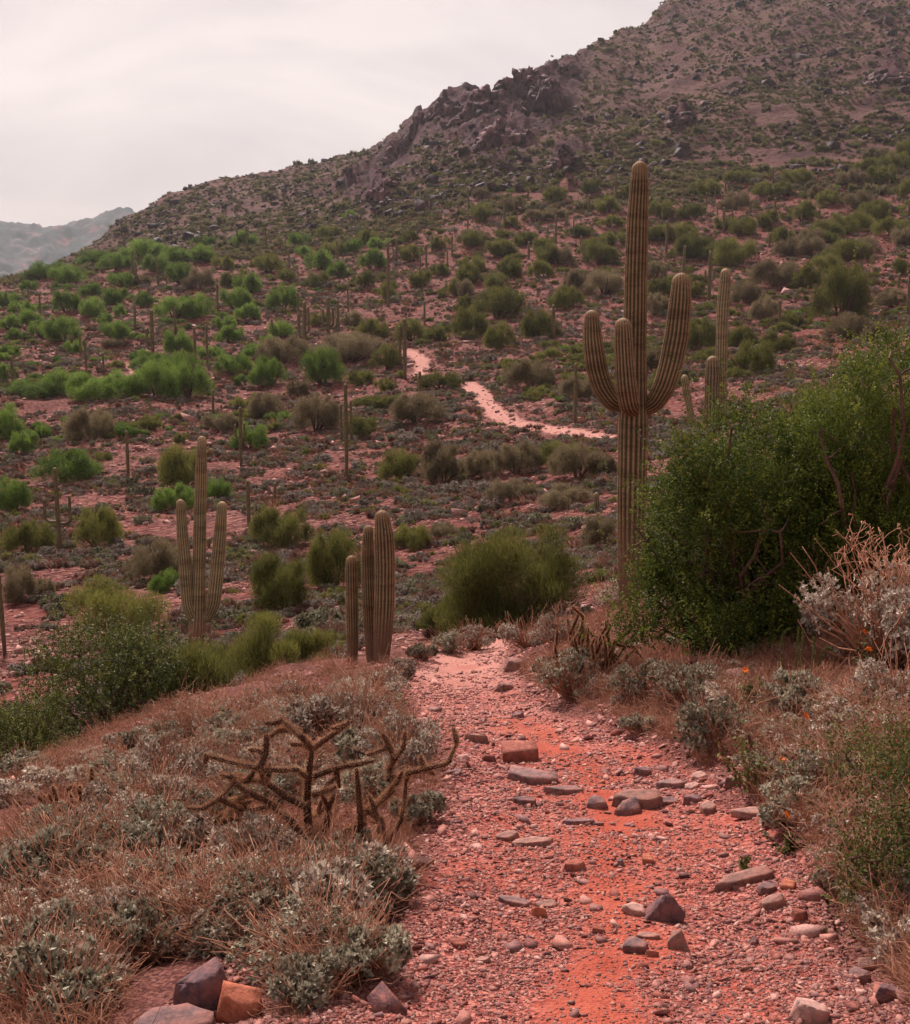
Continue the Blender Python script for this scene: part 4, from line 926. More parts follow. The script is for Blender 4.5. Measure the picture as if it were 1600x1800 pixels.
# ------------------------------------------------------------------ crags of the ridge
def crag(label, px, py, wd, ht, n, seed, tone=.4, dep=None):
    r = np.random.RandomState(seed); g = ground_at(px, py, 255 * S, 900, True); d = depth_of(g) ; k = d / F
    W, Hh = wd * k, ht * k * .8; ps = []
    for i in range(n):
        u = r.normal() * .26; hgt = (1 - min(abs(u) * 1.6, .8)) * Hh * r.uniform(.35, 1.0)
        P_ = r.uniform(-1, 1, (12, 3)); P_ = P_ / np.abs(P_).max(1, keepdims=True) * r.uniform(.7, 1, (12, 1)); V, Fc = hull(P_, 2, .12, i); s = W * r.uniform(.06, .16)
        V = V * np.array([s, s * r.uniform(.7, 1.2), max(hgt * .62, s * .8)]); a = r.uniform(0, 3.1); t = r.normal() * .16
        R = np.array(Matrix.Rotation(a, 3, 'Z') @ Matrix.Rotation(t * 1.6, 3, 'Y')); V = V @ R.T
        ox, oy = u * W, r.uniform(-.35, .5) * W * .6
        V = V + np.array([ox, oy, hz(g.x + ox, g.y + oy) - g.z + hgt * .30])
        ps.append((V, Fc, dict(tone=tone + r.uniform(-.3, .3))))
    V, Fc, at = merge(ps); V = V + (np.stack([fbm(V[:, 1] / 1.5 + 9, V[:, 2] / 1.5, 3, 1), fbm(V[:, 0] / 1.5, V[:, 2] / 1.5, 3, 2), fbm(V[:, 0] / 1.5, V[:, 1] / 1.5, 3, 3)], -1)) * .8
    o = link('rock_outcrop', mesh_np('rock_outcrop', V, Fc, M_crag, at), None, g); tag(o, label, 'rock outcrop', 'crags along the rocky ridge')
crag('dark purple cliff with a sheer face, tallest of the ridge crags', 965, 195, 90, 85, 102, 1, .22)
crag('broad brown crag top left of the sheer dark cliff', 915, 170, 90, 50, 78, 2, .45)
crag('rugged crag forming the flat shoulder of the ridge skyline', 845, 200, 90, 44, 78, 3, .5)
crag('jagged greyish crag at the upper left end of the cliff line', 775, 205, 66, 44, 68, 4, .55)
crag('small stepped crag on the skyline, lower left of the greyish one', 725, 245, 52, 42, 57, 5, .5)
crag('round-topped dark rock standing alone under the sheer cliff', 990, 290, 48, 42, 51, 6, .3)
crag('low reddish crag at the foot of the ridge', 668, 352, 52, 46, 61, 7, .8)
crag('lowest skyline crag beside the green saddle', 688, 285, 44, 48, 51, 8, .55)
crag('low ledge of dark rock half way up the big slope', 1196, 212, 62, 16, 44, 9, .3)
crag('broken rock band below the middle of the cliff line', 880, 245, 80, 36, 61, 10, .55)
crag('dark rock band at the upper right of the big slope', 1560, 140, 90, 20, 44, 11, .4)
crag('rubbly crag right of the sheer cliff top', 1003, 130, 36, 30, 37, 12, .4)
# ------------------------------------------------------------------ near shrubs
def place(px, py, dmin, dmax=1000):
    g = ground_at(px, py, dmin, dmax); return g, depth_of(g)
def big_shrub(name, label, px, py, wd, ht, mat, seed, dmin, style, cat='shrub', nb=16000, nl=14, yscale=1.0, low=.25, hshift=0, dmax=1000, leafpx=None, rm=1.25):
    """a shrub seen close: wood with limbs, and a crown of real leaves or green twigs"""
    g, dep = place(px, py, dmin, dmax); k = dep / F; hw = wd / 2 * k * 1.14; h = ht * k * 1.07; rel = h / hw
    root = empty(name, g, label, cat); rng = np.random.RandomState(seed)
    C, R = lobes(rng, nl, 1, rel, low=low, rm=rm)
    if style == 'needle':
        P, d, s = crown_points(rng, C, R, nb, .45); Dv = unit(d * .6 + np.array([0, 0, .85]) + rng.normal(size=d.shape) * .38)
        kk = rng.uniform(-.2, .2, len(C)); near_ = np.argmin(((P[:, None] - C[None]) ** 2).sum(-1), 1)
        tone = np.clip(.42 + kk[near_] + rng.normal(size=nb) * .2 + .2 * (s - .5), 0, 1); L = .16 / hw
        V, Fc, at = blades(P - Dv * L * .5, Dv, L * rng.uniform(.6, 1.4, nb), .0036 / hw * max(1, dep / 14), rng, tone)
    else:
        nc = nb // 16; P, d, s = crown_points(rng, C, R, nc, .45); P = P + d * np.abs(rng.normal(size=(nc, 1))) ** 2 * .055; P[:, 2] = np.abs(P[:, 2])
        up = unit(d * .6 + np.array([0, 0, .8]) + rng.normal(size=d.shape) * .4)
        q = 16; t = rng.uniform(0, 1, (nc, q)); tw = .21 / hw
        PP = P[:, None] + up[:, None] * (t * tw)[..., None] + rng.normal(size=(nc, q, 3)) * .012 / hw
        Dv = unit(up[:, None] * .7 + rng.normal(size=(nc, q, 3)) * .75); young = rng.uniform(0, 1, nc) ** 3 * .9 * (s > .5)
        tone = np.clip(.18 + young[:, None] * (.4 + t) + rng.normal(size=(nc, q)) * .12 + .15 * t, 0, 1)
        lf = (leafpx or 5.6) * k / hw
        V, Fc, at = leaves(PP.reshape(-1, 3), Dv.reshape(-1, 3), lf * rng.uniform(.6, 1.2, nc * q), lf * .26, rng, tone.ravel())
    V = V * np.array([1, yscale, 1]) * hw
    link('foliage', mesh_np('foliage', V, Fc, mat, at), root)
    ps = []; lim = []
    for i in range(len(C)):
        e = C[i] * np.array([.96, yscale * .96, .95]) * hw; st = np.array([rng.normal() * .05, rng.normal() * .05, -.15]) * min(hw, 1)
        lim.append(bendy(st, e, rng, 8, .13)); ps.append(tube(lim[-1], np.linspace(.030, .009, 8) * (.5 + hw * .45), 6, cap=False))
        for j in range(5):
            b = lim[-1][rng.randint(3, 8)]; e2 = b + unit(rng.normal(size=3) + [0, 0, .3]) * R[i] * hw * rng.uniform(.6, 1.25)
            ps.append(tube(bendy(b, e2, rng, 5, .16), np.linspace(.010, .003, 5) * (.5 + hw * .4), 4))
    V, Fc, at = merge(ps); link('limbs', mesh_np('limbs', V, Fc, M_wood, smooth=True), root)
    return root
big_shrub('creosote_bush', 'very large dark green leafy bush filling the right side in front of the tallest saguaro', 1303, 1130, 490, 415, M_creo, 1, 6 * S, 'leaf', nb=200000, nl=52, low=.0, dmax=18 * S, yscale=.7, rm=.82)
big_shrub('creosote_bush', 'dark green leafy bush at the right edge of the picture, behind the pale brittlebush', 1560, 1090, 440, 540, M_creo, 2, 7 * S, 'leaf', nb=120000, nl=36, low=.0, dmax=19 * S, yscale=.7, rm=.85)
big_shrub('palo_verde_shrub', 'yellow-green feathery shrub standing behind the right end of the dark green bush', 1490, 765, 190, 155, M_pv[1], 3, 30, 'needle', nb=15000, nl=12)
big_shrub('palo_verde_shrub', 'rounded yellow-green palo verde where the trail bends out of sight', 905, 1112, 265, 225, M_pv[1], 4, 17 * S, 'needle', nb=52000, nl=30, low=.1)
big_shrub('palo_verde_shrub', 'olive palo verde with drooping lower twigs, left foot of the rounded one at the bend', 800, 1118, 130, 70, M_pv[1], 5, 17 * S, 'needle', nb=8000, nl=8)
big_shrub('palo_verde_shrub', 'dome shaped olive green palo verde left of the trident saguaro', 205, 1128, 190, 120, M_pv[1], 6, 24 * S, 'needle', nb=16000, nl=12)
big_shrub('creosote_bush', 'wide dark creosote with yellow-green tips in the wash at left', 215, 1300, 350, 225, M_crwash, 7, 14 * S, 'leaf', nb=62000, nl=44, rm=.85, low=.1, leafpx=4.2)
big_shrub('creosote_bush', 'dark creosote at the left edge, partly below the shoulder', 45, 1360, 210, 170, M_crwash, 8, 12 * S, 'leaf', nb=26000, nl=26, rm=.85, low=.1, leafpx=4.2)
big_shrub('palo_verde_shrub', 'olive green feathery shrub right of the foot of the trident saguaro', 430, 1250, 220, 215, M_pv[1], 9, 14 * S, 'needle', nb=16000, nl=12)
big_shrub('creosote_bush', 'small creosote with bright tips just below the trident saguaro', 340, 1275, 170, 130, M_crwash, 10, 14 * S, 'leaf', nb=14000, nl=9, leafpx=4.2)
big_shrub('palo_verde_shrub', 'olive green shrub between the trident saguaro and the short single saguaro', 520, 1222, 170, 150, M_pv[1], 11, 15 * S, 'needle', nb=10000, nl=9)
big_shrub('dead_shrub', 'leafless grey-brown shrub left of the short single saguaro', 560, 1192, 70, 90, M_dry, 12, 15 * S, 'needle', nb=900, nl=8)
big_shrub('creosote_bush', 'small dark leafy bush at the foot of the tallest saguaro', 1120, 1010, 90, 130, M_creo, 13, 17 * S, 'leaf', nb=12000, nl=9, leafpx=4.2, dmax=24 * S)
big_shrub('leafy_shrub', 'sprawling dark green small-leaved shrub at the lower right edge beside the trail', 1600, 1610, 290, 210, M_green, 14, 3.2, 'leaf', nb=6000, nl=40, leafpx=9, low=.0, yscale=.9, rm=.62)
big_shrub('leafy_shrub', 'low dark green tangle at the right edge, above the sprawling shrub', 1560, 1420, 240, 120, M_green, 15, 4.5, 'leaf', nb=5000, nl=30, leafpx=7, low=.0, rm=.65)

# ------------------------------------------------------------------ brittlebushes near the path
MB = {}
def mb(kind, v, green):
    key = (kind, v, green)
    if key not in MB:
        nr, nl_, lf = dict(big=(280, 9, .125), mid=(480, 8, .068), fine=(640, 7, .046))[kind]
        mt = M_brig if green else M_brit
        f = mound(700 + v * 13 + len(MB), nr, nl_, lf, mt, h=.75, lobn=9, hollow=.3)
        r = np.random.RandomState(v + 3); ps = []
        for i in range(120):
            a = r.uniform(0, 6.28); e = np.array([math.cos(a), math.sin(a), 0]) * r.uniform(.2, 1.0) + [0, 0, r.uniform(.25, .85)]
            ps.append(tube(bendy((math.cos(a) * .05, math.sin(a) * .05, -.04), e, r, 5, .12), np.linspace(.012, .005, 5), 4))
        V, Fc, at = merge(ps); MB[key] = (f, mesh_np('stems', V, Fc, M_stem, at, smooth=True))
    return MB[key]
BB = [  # px, py base, width, height, green, dmin, label
 (655,1240,110,62,0,10,'round pale brittlebush nearest the fused saguaros at the trail edge'),
 (700,1196,62,38,0,12,'small pale brittlebush tight behind the round one at the trail edge'),
 (632,1284,125,62,0,8,'dense pale brittlebush in front of the round one'),
 (705,1352,150,100,0,6,'wide brittlebush touching the left edge of the trail'),
 (560,1292,110,60,0,8,'pale brittlebush behind the cholla top'),
 (640,1352,120,80,1,6,'grey-green brittlebush behind the right arm of the cholla'),
 (500,1240,70,34,0,11,'small faded brittlebush at the shoulder under the dead shrub'),
 (400,1305,92,48,1,9,'grey-green brittlebush at the rim above the cholla'),
 (475,1300,70,44,0,9,'low pale brittlebush left of the cholla fork'),
 (330,1270,70,30,0,10,'faded low brittlebush below the small creosote'),
 (245,1315,66,36,1,9,'small green brittlebush on the rim of the wash'),
 (285,1392,150,92,0,6.5,'large pale brittlebush on the left shoulder'),
 (362,1380,84,72,1,6.5,'dark green-grey brittlebush right of the large pale one'),
 (205,1385,100,56,1,6.5,'faded green brittlebush behind the small dark cholla'),
 (45,1400,110,44,0,6.5,'flat pale brittlebush at the left picture edge'),
 (50,1360,80,34,1,8,'small green brittlebush above the flat pale one at left'),
 (255,1530,190,112,1,4.3,'broad grey-green brittlebush in front of the small dark cholla'),
 (95,1590,190,100,1,4.3,'broad brittlebush at the left edge, second row'),
 (345,1520,140,95,0,4.3,'twiggy pale brittlebush below the left cholla branches'),
 (410,1520,100,50,1,4.5,'sparse brittlebush under the cholla'),
 (130,1695,150,110,1,3.4,'brittlebush with big pale leaves, lower left'),
 (255,1690,150,120,1,3.4,'dense brittlebush with the biggest pale leaf cluster, lower left'),
 (95,1790,210,110,1,3,'brittlebush in the lower left corner'),
 (15,1745,80,90,1,3.1,'very large-leaved plant cut by the left picture edge'),
 (430,1640,90,70,1,3.6,'small brittlebush above the dark hollow rock'),
 (560,1640,190,150,0,3.5,'large brittlebush with bright tips at the left of the trail, lower middle'),
 (640,1720,150,120,1,3.2,'brittlebush spilling on to the dark gravel of the trail edge'),
 (545,1765,140,90,1,3.1,'low green brittlebush at the bottom, left of the trail'),
 (600,1540,120,70,1,4,'grey-green brittlebush at the foot of the cholla'),
 (735,1450,90,90,1,5,'thin twiggy bush between cholla and trail'),
 (835,1142,74,40,0,16,'pale brittlebush at the far end of the near trail'),
 (790,1146,60,34,1,16,'grey-green brittlebush left of the far end of the near trail'),
 (742,1160,52,28,1,15,'small brittlebush beside the trail, right of the fused saguaros'),
 (925,1140,84,66,0,14,'pale dry brittlebush on the bank at the trail bend'),
 (985,1130,80,60,0,16,'pale brittlebush behind the tangled cholla'),
 (1080,1075,90,70,0,19,'pale brittlebush left of the tallest saguaro base'),
 (1165,1080,80,60,0,17,'pale brittlebush right of the tallest saguaro base'),
 (1010,1225,130,78,1,8,'grey-green brittlebush in front of the tangled cholla'),
 (1150,1225,120,110,1,8,'grey-green brittlebush under the dark bush, left part'),
 (1215,1230,130,125,1,7.5,'tall grey-green brittlebush with large leaf rosettes under the dark bush'),
 (1260,1320,150,110,1,6.5,'spreading grey-green brittlebush on the right bank'),
 (1120,1290,60,40,1,7,'small seedling brittlebush on the right trail bank'),
 (1390,1255,110,100,1,6.5,'sparse brittlebush behind the green seed spikes'),
 (1290,1140,80,60,1,12,'sunlit pale bush in the gap under the dark bush'),
 (1565,1165,270,190,0,6,'big pale brittlebush with dry flower stalks at the right edge'),
 (1480,1130,120,80,0,7,'left shoulder of pale brittlebush below the dry flower stalks'),
 (1580,1255,150,100,0,5.5,'lower pale brittlebush at the right edge'),
 (1395,1445,120,60,1,4.6,'pale broad-leaved brittlebush overhanging the right rocks'),
 (1480,1480,90,60,0,4.4,'whitish brittlebush sprig right of the overhanging one'),
 (1455,1560,60,50,1,4,'small grey sprig at the edge of the sprawling shrub'),
]
rb = np.random.RandomState(77)
for i, (px, py, wd, ht, gr, dm, lab) in enumerate(BB):
    g, dep = place(px, py, dm * S * .45); k = dep / F; hw_ = wd / 2 * k * 1.4; kind = 'big' if hw_ < .36 else ('mid' if hw_ < .62 else 'fine')
    f, s = mb(kind, i % 3, gr); root = empty('brittlebush', g, lab, 'bush')
    sx = wd / 2 * k * 1.4; root.scale = (sx, sx, min(ht * k / .66, sx * 1.25)); root.rotation_euler[2] = rb.uniform(0, 6.28)
    link('foliage', f, root); link('stems', s, root)
_r = np.random.RandomState(12)
ADJ = ['ragged', 'flat', 'tufted', 'faded', 'leaning', 'sparse', 'bushy', 'pale-tipped', 'low', 'rounded', 'straggly']
def dry_bush_meshes(seed):
    r = np.random.RandomState(seed); ps = []
    for i in range(90):
        a = r.uniform(0, 6.28); e = np.array([math.cos(a), math.sin(a), 0]) * r.uniform(.15, .95) + [0, 0, r.uniform(.3, .8)]
        q = bendy((math.cos(a) * .05, math.sin(a) * .05, -.04), e, r, 5, .16); ps.append(tube(q, np.linspace(.011, .004, 5), 3))
        for j in range(4):
            c = q[r.randint(2, 5)]; ps.append(tube(bendy(c, c + unit(r.normal(size=3) + [0, 0, .5]) * r.uniform(.15, .4), r, 3, .2), [.006, .004, .003], 3))
    V, Fc, at = merge(ps); return mound(seed + 1, 70, 7, .085, M_brit, h=.75, lobn=8), mesh_np('stems', V, Fc, M_stem, at)
DB = [dry_bush_meshes(860 + 5 * v) for v in range(3)]
def extra(n_max, x0, x1, y0, y1, inside, grp, tries=2500, pdry=.35, lo=.26, hi=.58):
    n_ = 0
    for i in range(tries):
        if n_ >= n_max: break
        px, py = _r.uniform(x0, x1), _r.uniform(y0, y1)
        if not inside(px, py) or any(abs(px - t[0]) < t[2] * .22 and abs(py - t[1]) < max(t[3] * .28, 8) for t in BB): continue
        g, dep = place(px, py, 2.5); k = dep / F; hw_ = _r.uniform(lo, hi) / 2; dry = _r.rand() < pdry
        f, s = DB[i % 3] if dry else mb('big' if hw_ < .27 else 'mid', i % 3, i % 2)
        nb_ = min([t for t in BB if abs(t[1] - py) < 400 and (t[0] > 950) == (px > 900)], key=lambda t: (t[0] - px) ** 2 + (t[1] - py) ** 2)
        wl = 'dry red-brown' if dry else ('grey-green' if i % 2 else 'pale'); lab = None
        for a_ in range(11):
            l = '%s %s bush %s the %s' % (ADJ[(n_ + a_) % 11], wl, rel(px - nb_[0], py - nb_[1]), nb_[6]); l = ' '.join(l.split()[:16])
            if l not in USED: lab = l; break
        lab = lab or l; USED[lab] = 1
        o = empty('dry_bush' if dry else 'brittlebush', g, lab, 'bush', grp)
        o.scale = (hw_, hw_, hw_ * _r.uniform(.8, 1.15)); o.rotation_euler[2] = _r.uniform(0, 6.28); link('foliage', f, o); link('stems', s, o); n_ += 1
extra(160, 0, 720, 1280, 1800, lambda px, py: px < np.interp(py, [1280, 1450, 1600, 1790], [590, 690, 680, 550]) and not (abs(px - 118) < 75 and 1395 < py < 1475) and not (abs(px - 580) < 160 and 1410 < py < 1530) and not (190 < px < 520 and py > 1685), 'brush between the larger bushes on the left shoulder', tries=4000, pdry=.25, lo=.3, hi=.66)
extra(34, 300, 690, 1205, 1300, lambda px, py: np.interp(px, [300, 450, 600, 690], [1285, 1245, 1195, 1185]) < py, 'brush between the larger bushes on the left shoulder', pdry=.6, lo=.4, hi=.8)
extra(95, 930, 1600, 1140, 1700, lambda px, py: px > np.interp(py, [1140, 1215, 1262, 1320, 1385, 1480, 1560, 1650], [960, 985, 1080, 1210, 1330, 1425, 1500, 1540]), 'brush on the right bank of the trail', pdry=.6)
# dry flower stalks above the pale brittlebush
def stalks(px, py, h0, n, seed, label, dmin, spread):
    g, dep = place(px, py, dmin); r = np.random.RandomState(seed); k = dep / F; root = empty('dry_stalks', g, label, 'dry plant', None)
    for i in range(n):
        b = np.array([r.normal() * .1, r.normal() * .1, h0 * k * .35]); top = np.array([r.normal() * spread * k, r.normal() * spread * k * .6, h0 * k * r.uniform(.75, 1.1)])
        pts = bendy(b, top, r, 7, .07); ps = [tube(pts, np.linspace(.0042, .0018, 7), 4)]
        for j in range(4):
            q = pts[r.randint(3, 7)]; e = q + unit(r.normal(size=3) * .7 + [0, 0, 1]) * h0 * k * r.uniform(.1, .22); bb = bendy(q, e, r, 4, .1); ps.append(tube(bb, [.0024, .002, .0016, .0014], 4))
            for _ in range(2):
                e2 = bb[-1] + unit(r.normal(size=3) + [0, 0, .8]) * .035; ps.append(tube([bb[-1], e2], [.0014, .0034], 4))
        V, Fc, at = merge(ps); link('stalk', mesh_np('stalk', V, Fc, M_dryst, at, smooth=True), root)
M_dryst = plain_mat('dry_stalk', (0.42, 0.19, 0.12), (0.62, 0.33, 0.22), 20)
stalks(1560, 1165, 215, 34, 5, 'dry orange-brown flower stalks fanning above the big pale brittlebush', 4, 70)
stalks(1440, 1120, 150, 14, 6, 'dry forked stalks leaning out at the left of the pale brittlebush', 4, 40)

# ------------------------------------------------------------------ chollas
def cholla_piece(pts, r0, r1, rng):
    pts = np.asarray(pts, float); seg = np.r_[0, np.cumsum(np.linalg.norm(np.diff(pts, axis=0), axis=1))]; L = seg[-1]
    m = max(int(L / (r0 * .55)), 4); s = np.linspace(0, L, m); pc = np.stack([np.interp(s, seg, pts[:, k]) for k in range(3)], -1)
    if len(pts) > 2:
        for _ in range(2):
            pp = pc.copy(); pp[1:-1] = pc[:-2] * .25 + pc[1:-1] * .5 + pc[2:] * .25; pc = pp
    T = unit(np.gradient(pc, axis=0)); a = unit(np.cross(T, np.array([.2, .95, .1]))); b = np.cross(T, a); n = 10; th = np.arange(n) / n * 2 * math.pi
    rc = np.interp(s, [0, L * .85, L], [r0, r1, r1 * .6]); ph = (np.arange(m) % 2) * math.pi
    rr = rc[:, None] * (1 + .24 * np.cos(th[None] * 5 + ph[:, None])) * (1 + rng.normal(size=(m, n)) * .04)
    V = pc[:, None] + rr[..., None] * (a[:, None] * np.cos(th)[None, :, None] + b[:, None] * np.sin(th)[None, :, None])
    crest = V[::1, ::1].reshape(-1, 3); od = unit((V - pc[:, None]).reshape(-1, 3)); hi = (rr > rc[:, None] * 1.08).ravel()
    Vf = np.concatenate([V.reshape(-1, 3), pc[-1:] + T[-1:] * rc[-1]]); i = np.arange(m - 1)[:, None] * n; j = np.arange(n)[None]
    q0, q1, q2, q3 = i + j, i + (j + 1) % n, i + n + (j + 1) % n, i + n + j
    Fc = np.concatenate([np.stack([q0, q1, q2], -1).reshape(-1, 3), np.stack([q0, q2, q3], -1).reshape(-1, 3), np.stack([(m - 1) * n + np.arange(n), (m - 1) * n + (np.arange(n) + 1) % n, np.full(n, m * n)], -1)])
    P = np.repeat(crest[hi], 6, 0); Dv = unit(np.repeat(od[hi], 6, 0) + rng.normal(size=P.shape) * .6)
    return Vf, Fc, P, Dv
def add_branch(root, pts, r0, r1, rng, k, sl=.018):
    V, Fc, P, Dv = cholla_piece(pts, r0, r1, rng); o = link('branch', mesh_np('branch', V, Fc, M_chol, smooth=False), root)
    n = len(P); sp = blades(P, Dv, sl * rng.uniform(.5, 1.2, n), .00045 * k, rng, rng.uniform(0, 1, n)); q = link('spines', mesh_np('spines', sp[0], sp[1], M_chsp, sp[2]), o); q['kind'] = 'stuff'
def cholla_px(label, base, branches, seed, dmin, amp=.14):
    g, dep = place(base[0], base[1], dmin); rng = np.random.RandomState(seed); root = empty('cholla', g, label, 'cholla cactus')
    dj = {}
    for pts, w0, w1 in branches:
        P = []
        for j, p in enumerate(pts):
            if p not in dj: dj[p] = (dj[pts[j - 1]] if j else 0) + rng.normal() * amp * .45
            if j == 0 and p[1] > base[1] - 12: dj[p] = 0
            d = ray(*p); P.append(Vector(d * (dep + dj[p])) - g)
        if pts[0][1] > base[1] - 12: P[0].z = min(P[0].z, -.05)
        add_branch(root, P, w0 / 2.4 / F * dep, w1 / 2.4 / F * dep, rng, dep / 4.5 * 1.4)
        for _ in range(1):      # short side joints
            a_ = np.array(P[rng.randint(1, len(P))]); e_ = a_ + unit(rng.normal(size=3) + [0, 0, .35]) * rng.uniform(.05, .15)
            add_branch(root, [a_, (a_ + e_) / 2 + rng.normal(size=3) * .008, e_], .010 * dep / 4.5, .007 * dep / 4.5, rng, dep / 4.5 * 1.4)
    return root
A1 = [([(553,1500),(541,1440),(540,1400),(542,1365),(549,1316)],17,12),([(549,1316),(530,1295),(497,1266)],11,9),([(549,1316),(575,1298),(613,1271)],11,9),
 ([(541,1368),(590,1350),(656,1338)],12,8),([(540,1366),(520,1352),(505,1354)],10,8),([(541,1420),(505,1402),(466,1374),(452,1370)],13,10),
 ([(466,1374),(474,1362)],10,9),([(452,1370),(430,1374),(412,1376)],10,8),([(466,1374),(457,1350),(400,1338),(364,1328)],10,8),([(457,1350),(468,1325),(468,1290)],11,10),
 ([(468,1300),(490,1283),(508,1276)],8,6),([(412,1376),(385,1404),(357,1422),(330,1420)],9,6),([(412,1376),(440,1395),(480,1415),(510,1440),(545,1490)],9,14),
 ([(480,1415),(440,1424),(425,1412)],9,7),([(440,1420),(400,1425),(360,1456)],9,7),([(405,1424),(393,1444)],8,7),([(550,1398),(572,1390),(590,1383)],10,8),
 ([(565,1395),(578,1418),(588,1396)],8,9),([(578,1418),(575,1450),(553,1492)],8,11),([(430,1374),(405,1366),(388,1362)],8,7),([(440,1395),(425,1404),(407,1406)],7,6),([(541,1440),(558,1430),(566,1405)],9,7),([(600,1530),(585,1490),(570,1470)],9,8)]
cholla_px('large branching cholla with a forked top, brown and spiny, left of the trail', (553, 1500), A1, 3, 3)
A2 = [([(632,1530),(633,1480),(633,1430),(630,1390),(627,1352)],13,10),([(634,1432),(668,1408),(696,1378)],11,9),([(634,1432),(650,1425),(694,1390)],9,7),([(684,1372),(686,1345),(694,1334)],12,10),([(694,1334),(686,1312),(672,1289)],11,8),
 ([(684,1372),(720,1358),(755,1350),(788,1342),(803,1306)],12,7),([(755,1350),(748,1352),(764,1362)],9,7),([(655,1512),(662,1470),(668,1448)],10,8),([(666,1500),(690,1470),(706,1440),(712,1400),(714,1370)],10,7),([(680,1484),(672,1440),(662,1436)],9,7),([(600,1505),(606,1460),(640,1450)],9,8)]
cholla_px('second cholla right of the forked one, with a long arm reaching over the trail edge', (632, 1530), A2, 4, 3)
def cholla_rand(label, px, py, wd, ht, seed, dmin, n, r0, dmax=1000, k=2.0):
    g, dep = place(px, py, dmin, dmax); rng = np.random.RandomState(seed); root = empty('cholla', g, label, 'cholla cactus'); s = dep / F
    ends = []
    for i in range(n):
        if i < n // 3 or not ends: st = np.array([rng.normal() * .03, rng.normal() * .03, -.03]); dr = unit(np.array([rng.normal(), rng.normal() * .7, .55])); L = rng.uniform(.22, .42)
        else: st, d0 = ends[rng.randint(len(ends))]; dr = unit(d0 * .8 + rng.normal(size=3) * .9 + [0, 0, .12]); L = rng.uniform(.12, .27)
        e = st + dr * np.array([wd / 2, wd / 2, ht]) * s * L * 1.5; pts = bendy(st, e, rng, 4, .1); ends += [(pts[-1], dr), (pts[2], dr)]
        add_branch(root, pts, r0 * s, r0 * .8 * s, rng, k)
    return root
cholla_rand('small dark red-brown cholla in the dry grass at far left', 118, 1440, 150, 120, 8, 3, 60, 3.0)
cholla_rand('tangled brown cholla on the right bank below the tallest saguaro', 1060, 1192, 210, 165, 9, 5, 130, 2.3)
cholla_rand('small orange spined cholla beside the foot of the tallest saguaro', 1120, 1135, 70, 60, 10, 9, 26, 1.8)

# ------------------------------------------------------------------ mallows, spikes, thin plants
def flower(P, s, rng, parent):
    pl = []; U = unit(rng.normal(size=3) * .6 + np.array([0, -.5, .7])); a, b = frames(U[None], rng)
    for i in range(5):
        t = i / 5 * 6.283; d = unit(a[0] * math.cos(t) + b[0] * math.sin(t) + U * .45)
        pl.append(leaves(np.array([P]), d[None], s, s * .42, rng, np.array([rng.uniform(0, 1)]), up=U[None]))
    V, Fc, at = merge(pl); link('flower', mesh_np('flower', V, Fc, M_flow, at), parent)
def mallow(label, px, py, wd, ht, fl, seed, dmin, nst=9):
    """thin stemmed plant: stems, small leaves, orange flowers at picture heights fl"""
    g, dep = place(px, py, dmin); s = dep / F; rng = np.random.RandomState(seed); root = empty('globe_mallow', g, label, 'wildflower'); ps = []; lv = []
    tops = [((x_ - px) * s, (py - y_) * s) for x_, y_ in fl] + [(rng.normal() * wd * .3 * s, ht * s * rng.uniform(.4, 1)) for _ in range(nst)]
    for i, (tx, tz) in enumerate(tops):
        top = np.array([tx, rng.normal() * .06, tz]); pts = bendy((rng.normal() * .02, rng.normal() * .02, -.02), top, rng, 8, .05); pts[-1] = top; ps.append(tube(pts, np.linspace(.003, .0014, 8), 4))
        m = 16; u = rng.uniform(1.5, 6.9, m); P = np.stack([np.interp(u, range(8), pts[:, k]) for k in range(3)], -1)
        lv.append(leaves(P, unit(rng.normal(size=(m, 3)) + [0, 0, .4]), 11 * s * rng.uniform(.5, 1.2, m), 3.6 * s, rng, rng.uniform(0, 1, m)))
        if i < len(fl): flower(top, 6.5 * s, rng, root); flower(top + [.01, 0, -.012], 5 * s, rng, root)
    V, Fc, at = merge(ps); link('stems', mesh_np('stems', V, Fc, M_stem, at, smooth=True), root)
    V, Fc, at = merge(lv); link('leaves', mesh_np('leaves', V, Fc, M_green, at), root)
mallow('leggy globe mallow with two red-orange flowers in front of the pale brittlebush', 1530, 1195, 60, 90, [(1517, 1133), (1525, 1112)], 1, 3)
mallow('thin globe mallow with a small red bloom near the grey-green brittlebush', 1330, 1260, 90, 80, [(1312, 1180), (1350, 1221)], 2, 3)
mallow('globe mallow with one orange flower in the middle of the right bank', 1400, 1310, 80, 70, [(1405, 1246)], 3, 3)
mallow('globe mallow with orange bloom at the right edge above the sprawling shrub', 1545, 1420, 80, 90, [(1551, 1346)], 4, 3)
mallow('slender yellowish leaning plant on the lower right bank', 1320, 1400, 130, 130, [(1378, 1338)], 5, 3, 14)
mallow('low yellow-green weed above the overhanging brittlebush', 1400, 1400, 130, 60, [], 6, 3, 18)
mallow('low leafy weed beside the long grey rock', 1390, 1500, 110, 50, [(1386, 1436)], 7, 3, 14)
mallow('yellow-green weed between the mallows on the bank', 1470, 1360, 120, 90, [], 8, 3, 16)
mallow('green seedling at the trail edge under the long grey rock', 1310, 1530, 70, 24, [], 9, 3, 9)
g, dep = place(1385, 1235, 4); s_ = dep / F; root = empty('spike_plant', g, 'pale green seed spikes standing upright and curling over on the right bank', 'wild plant'); rng = np.random.RandomState(4)
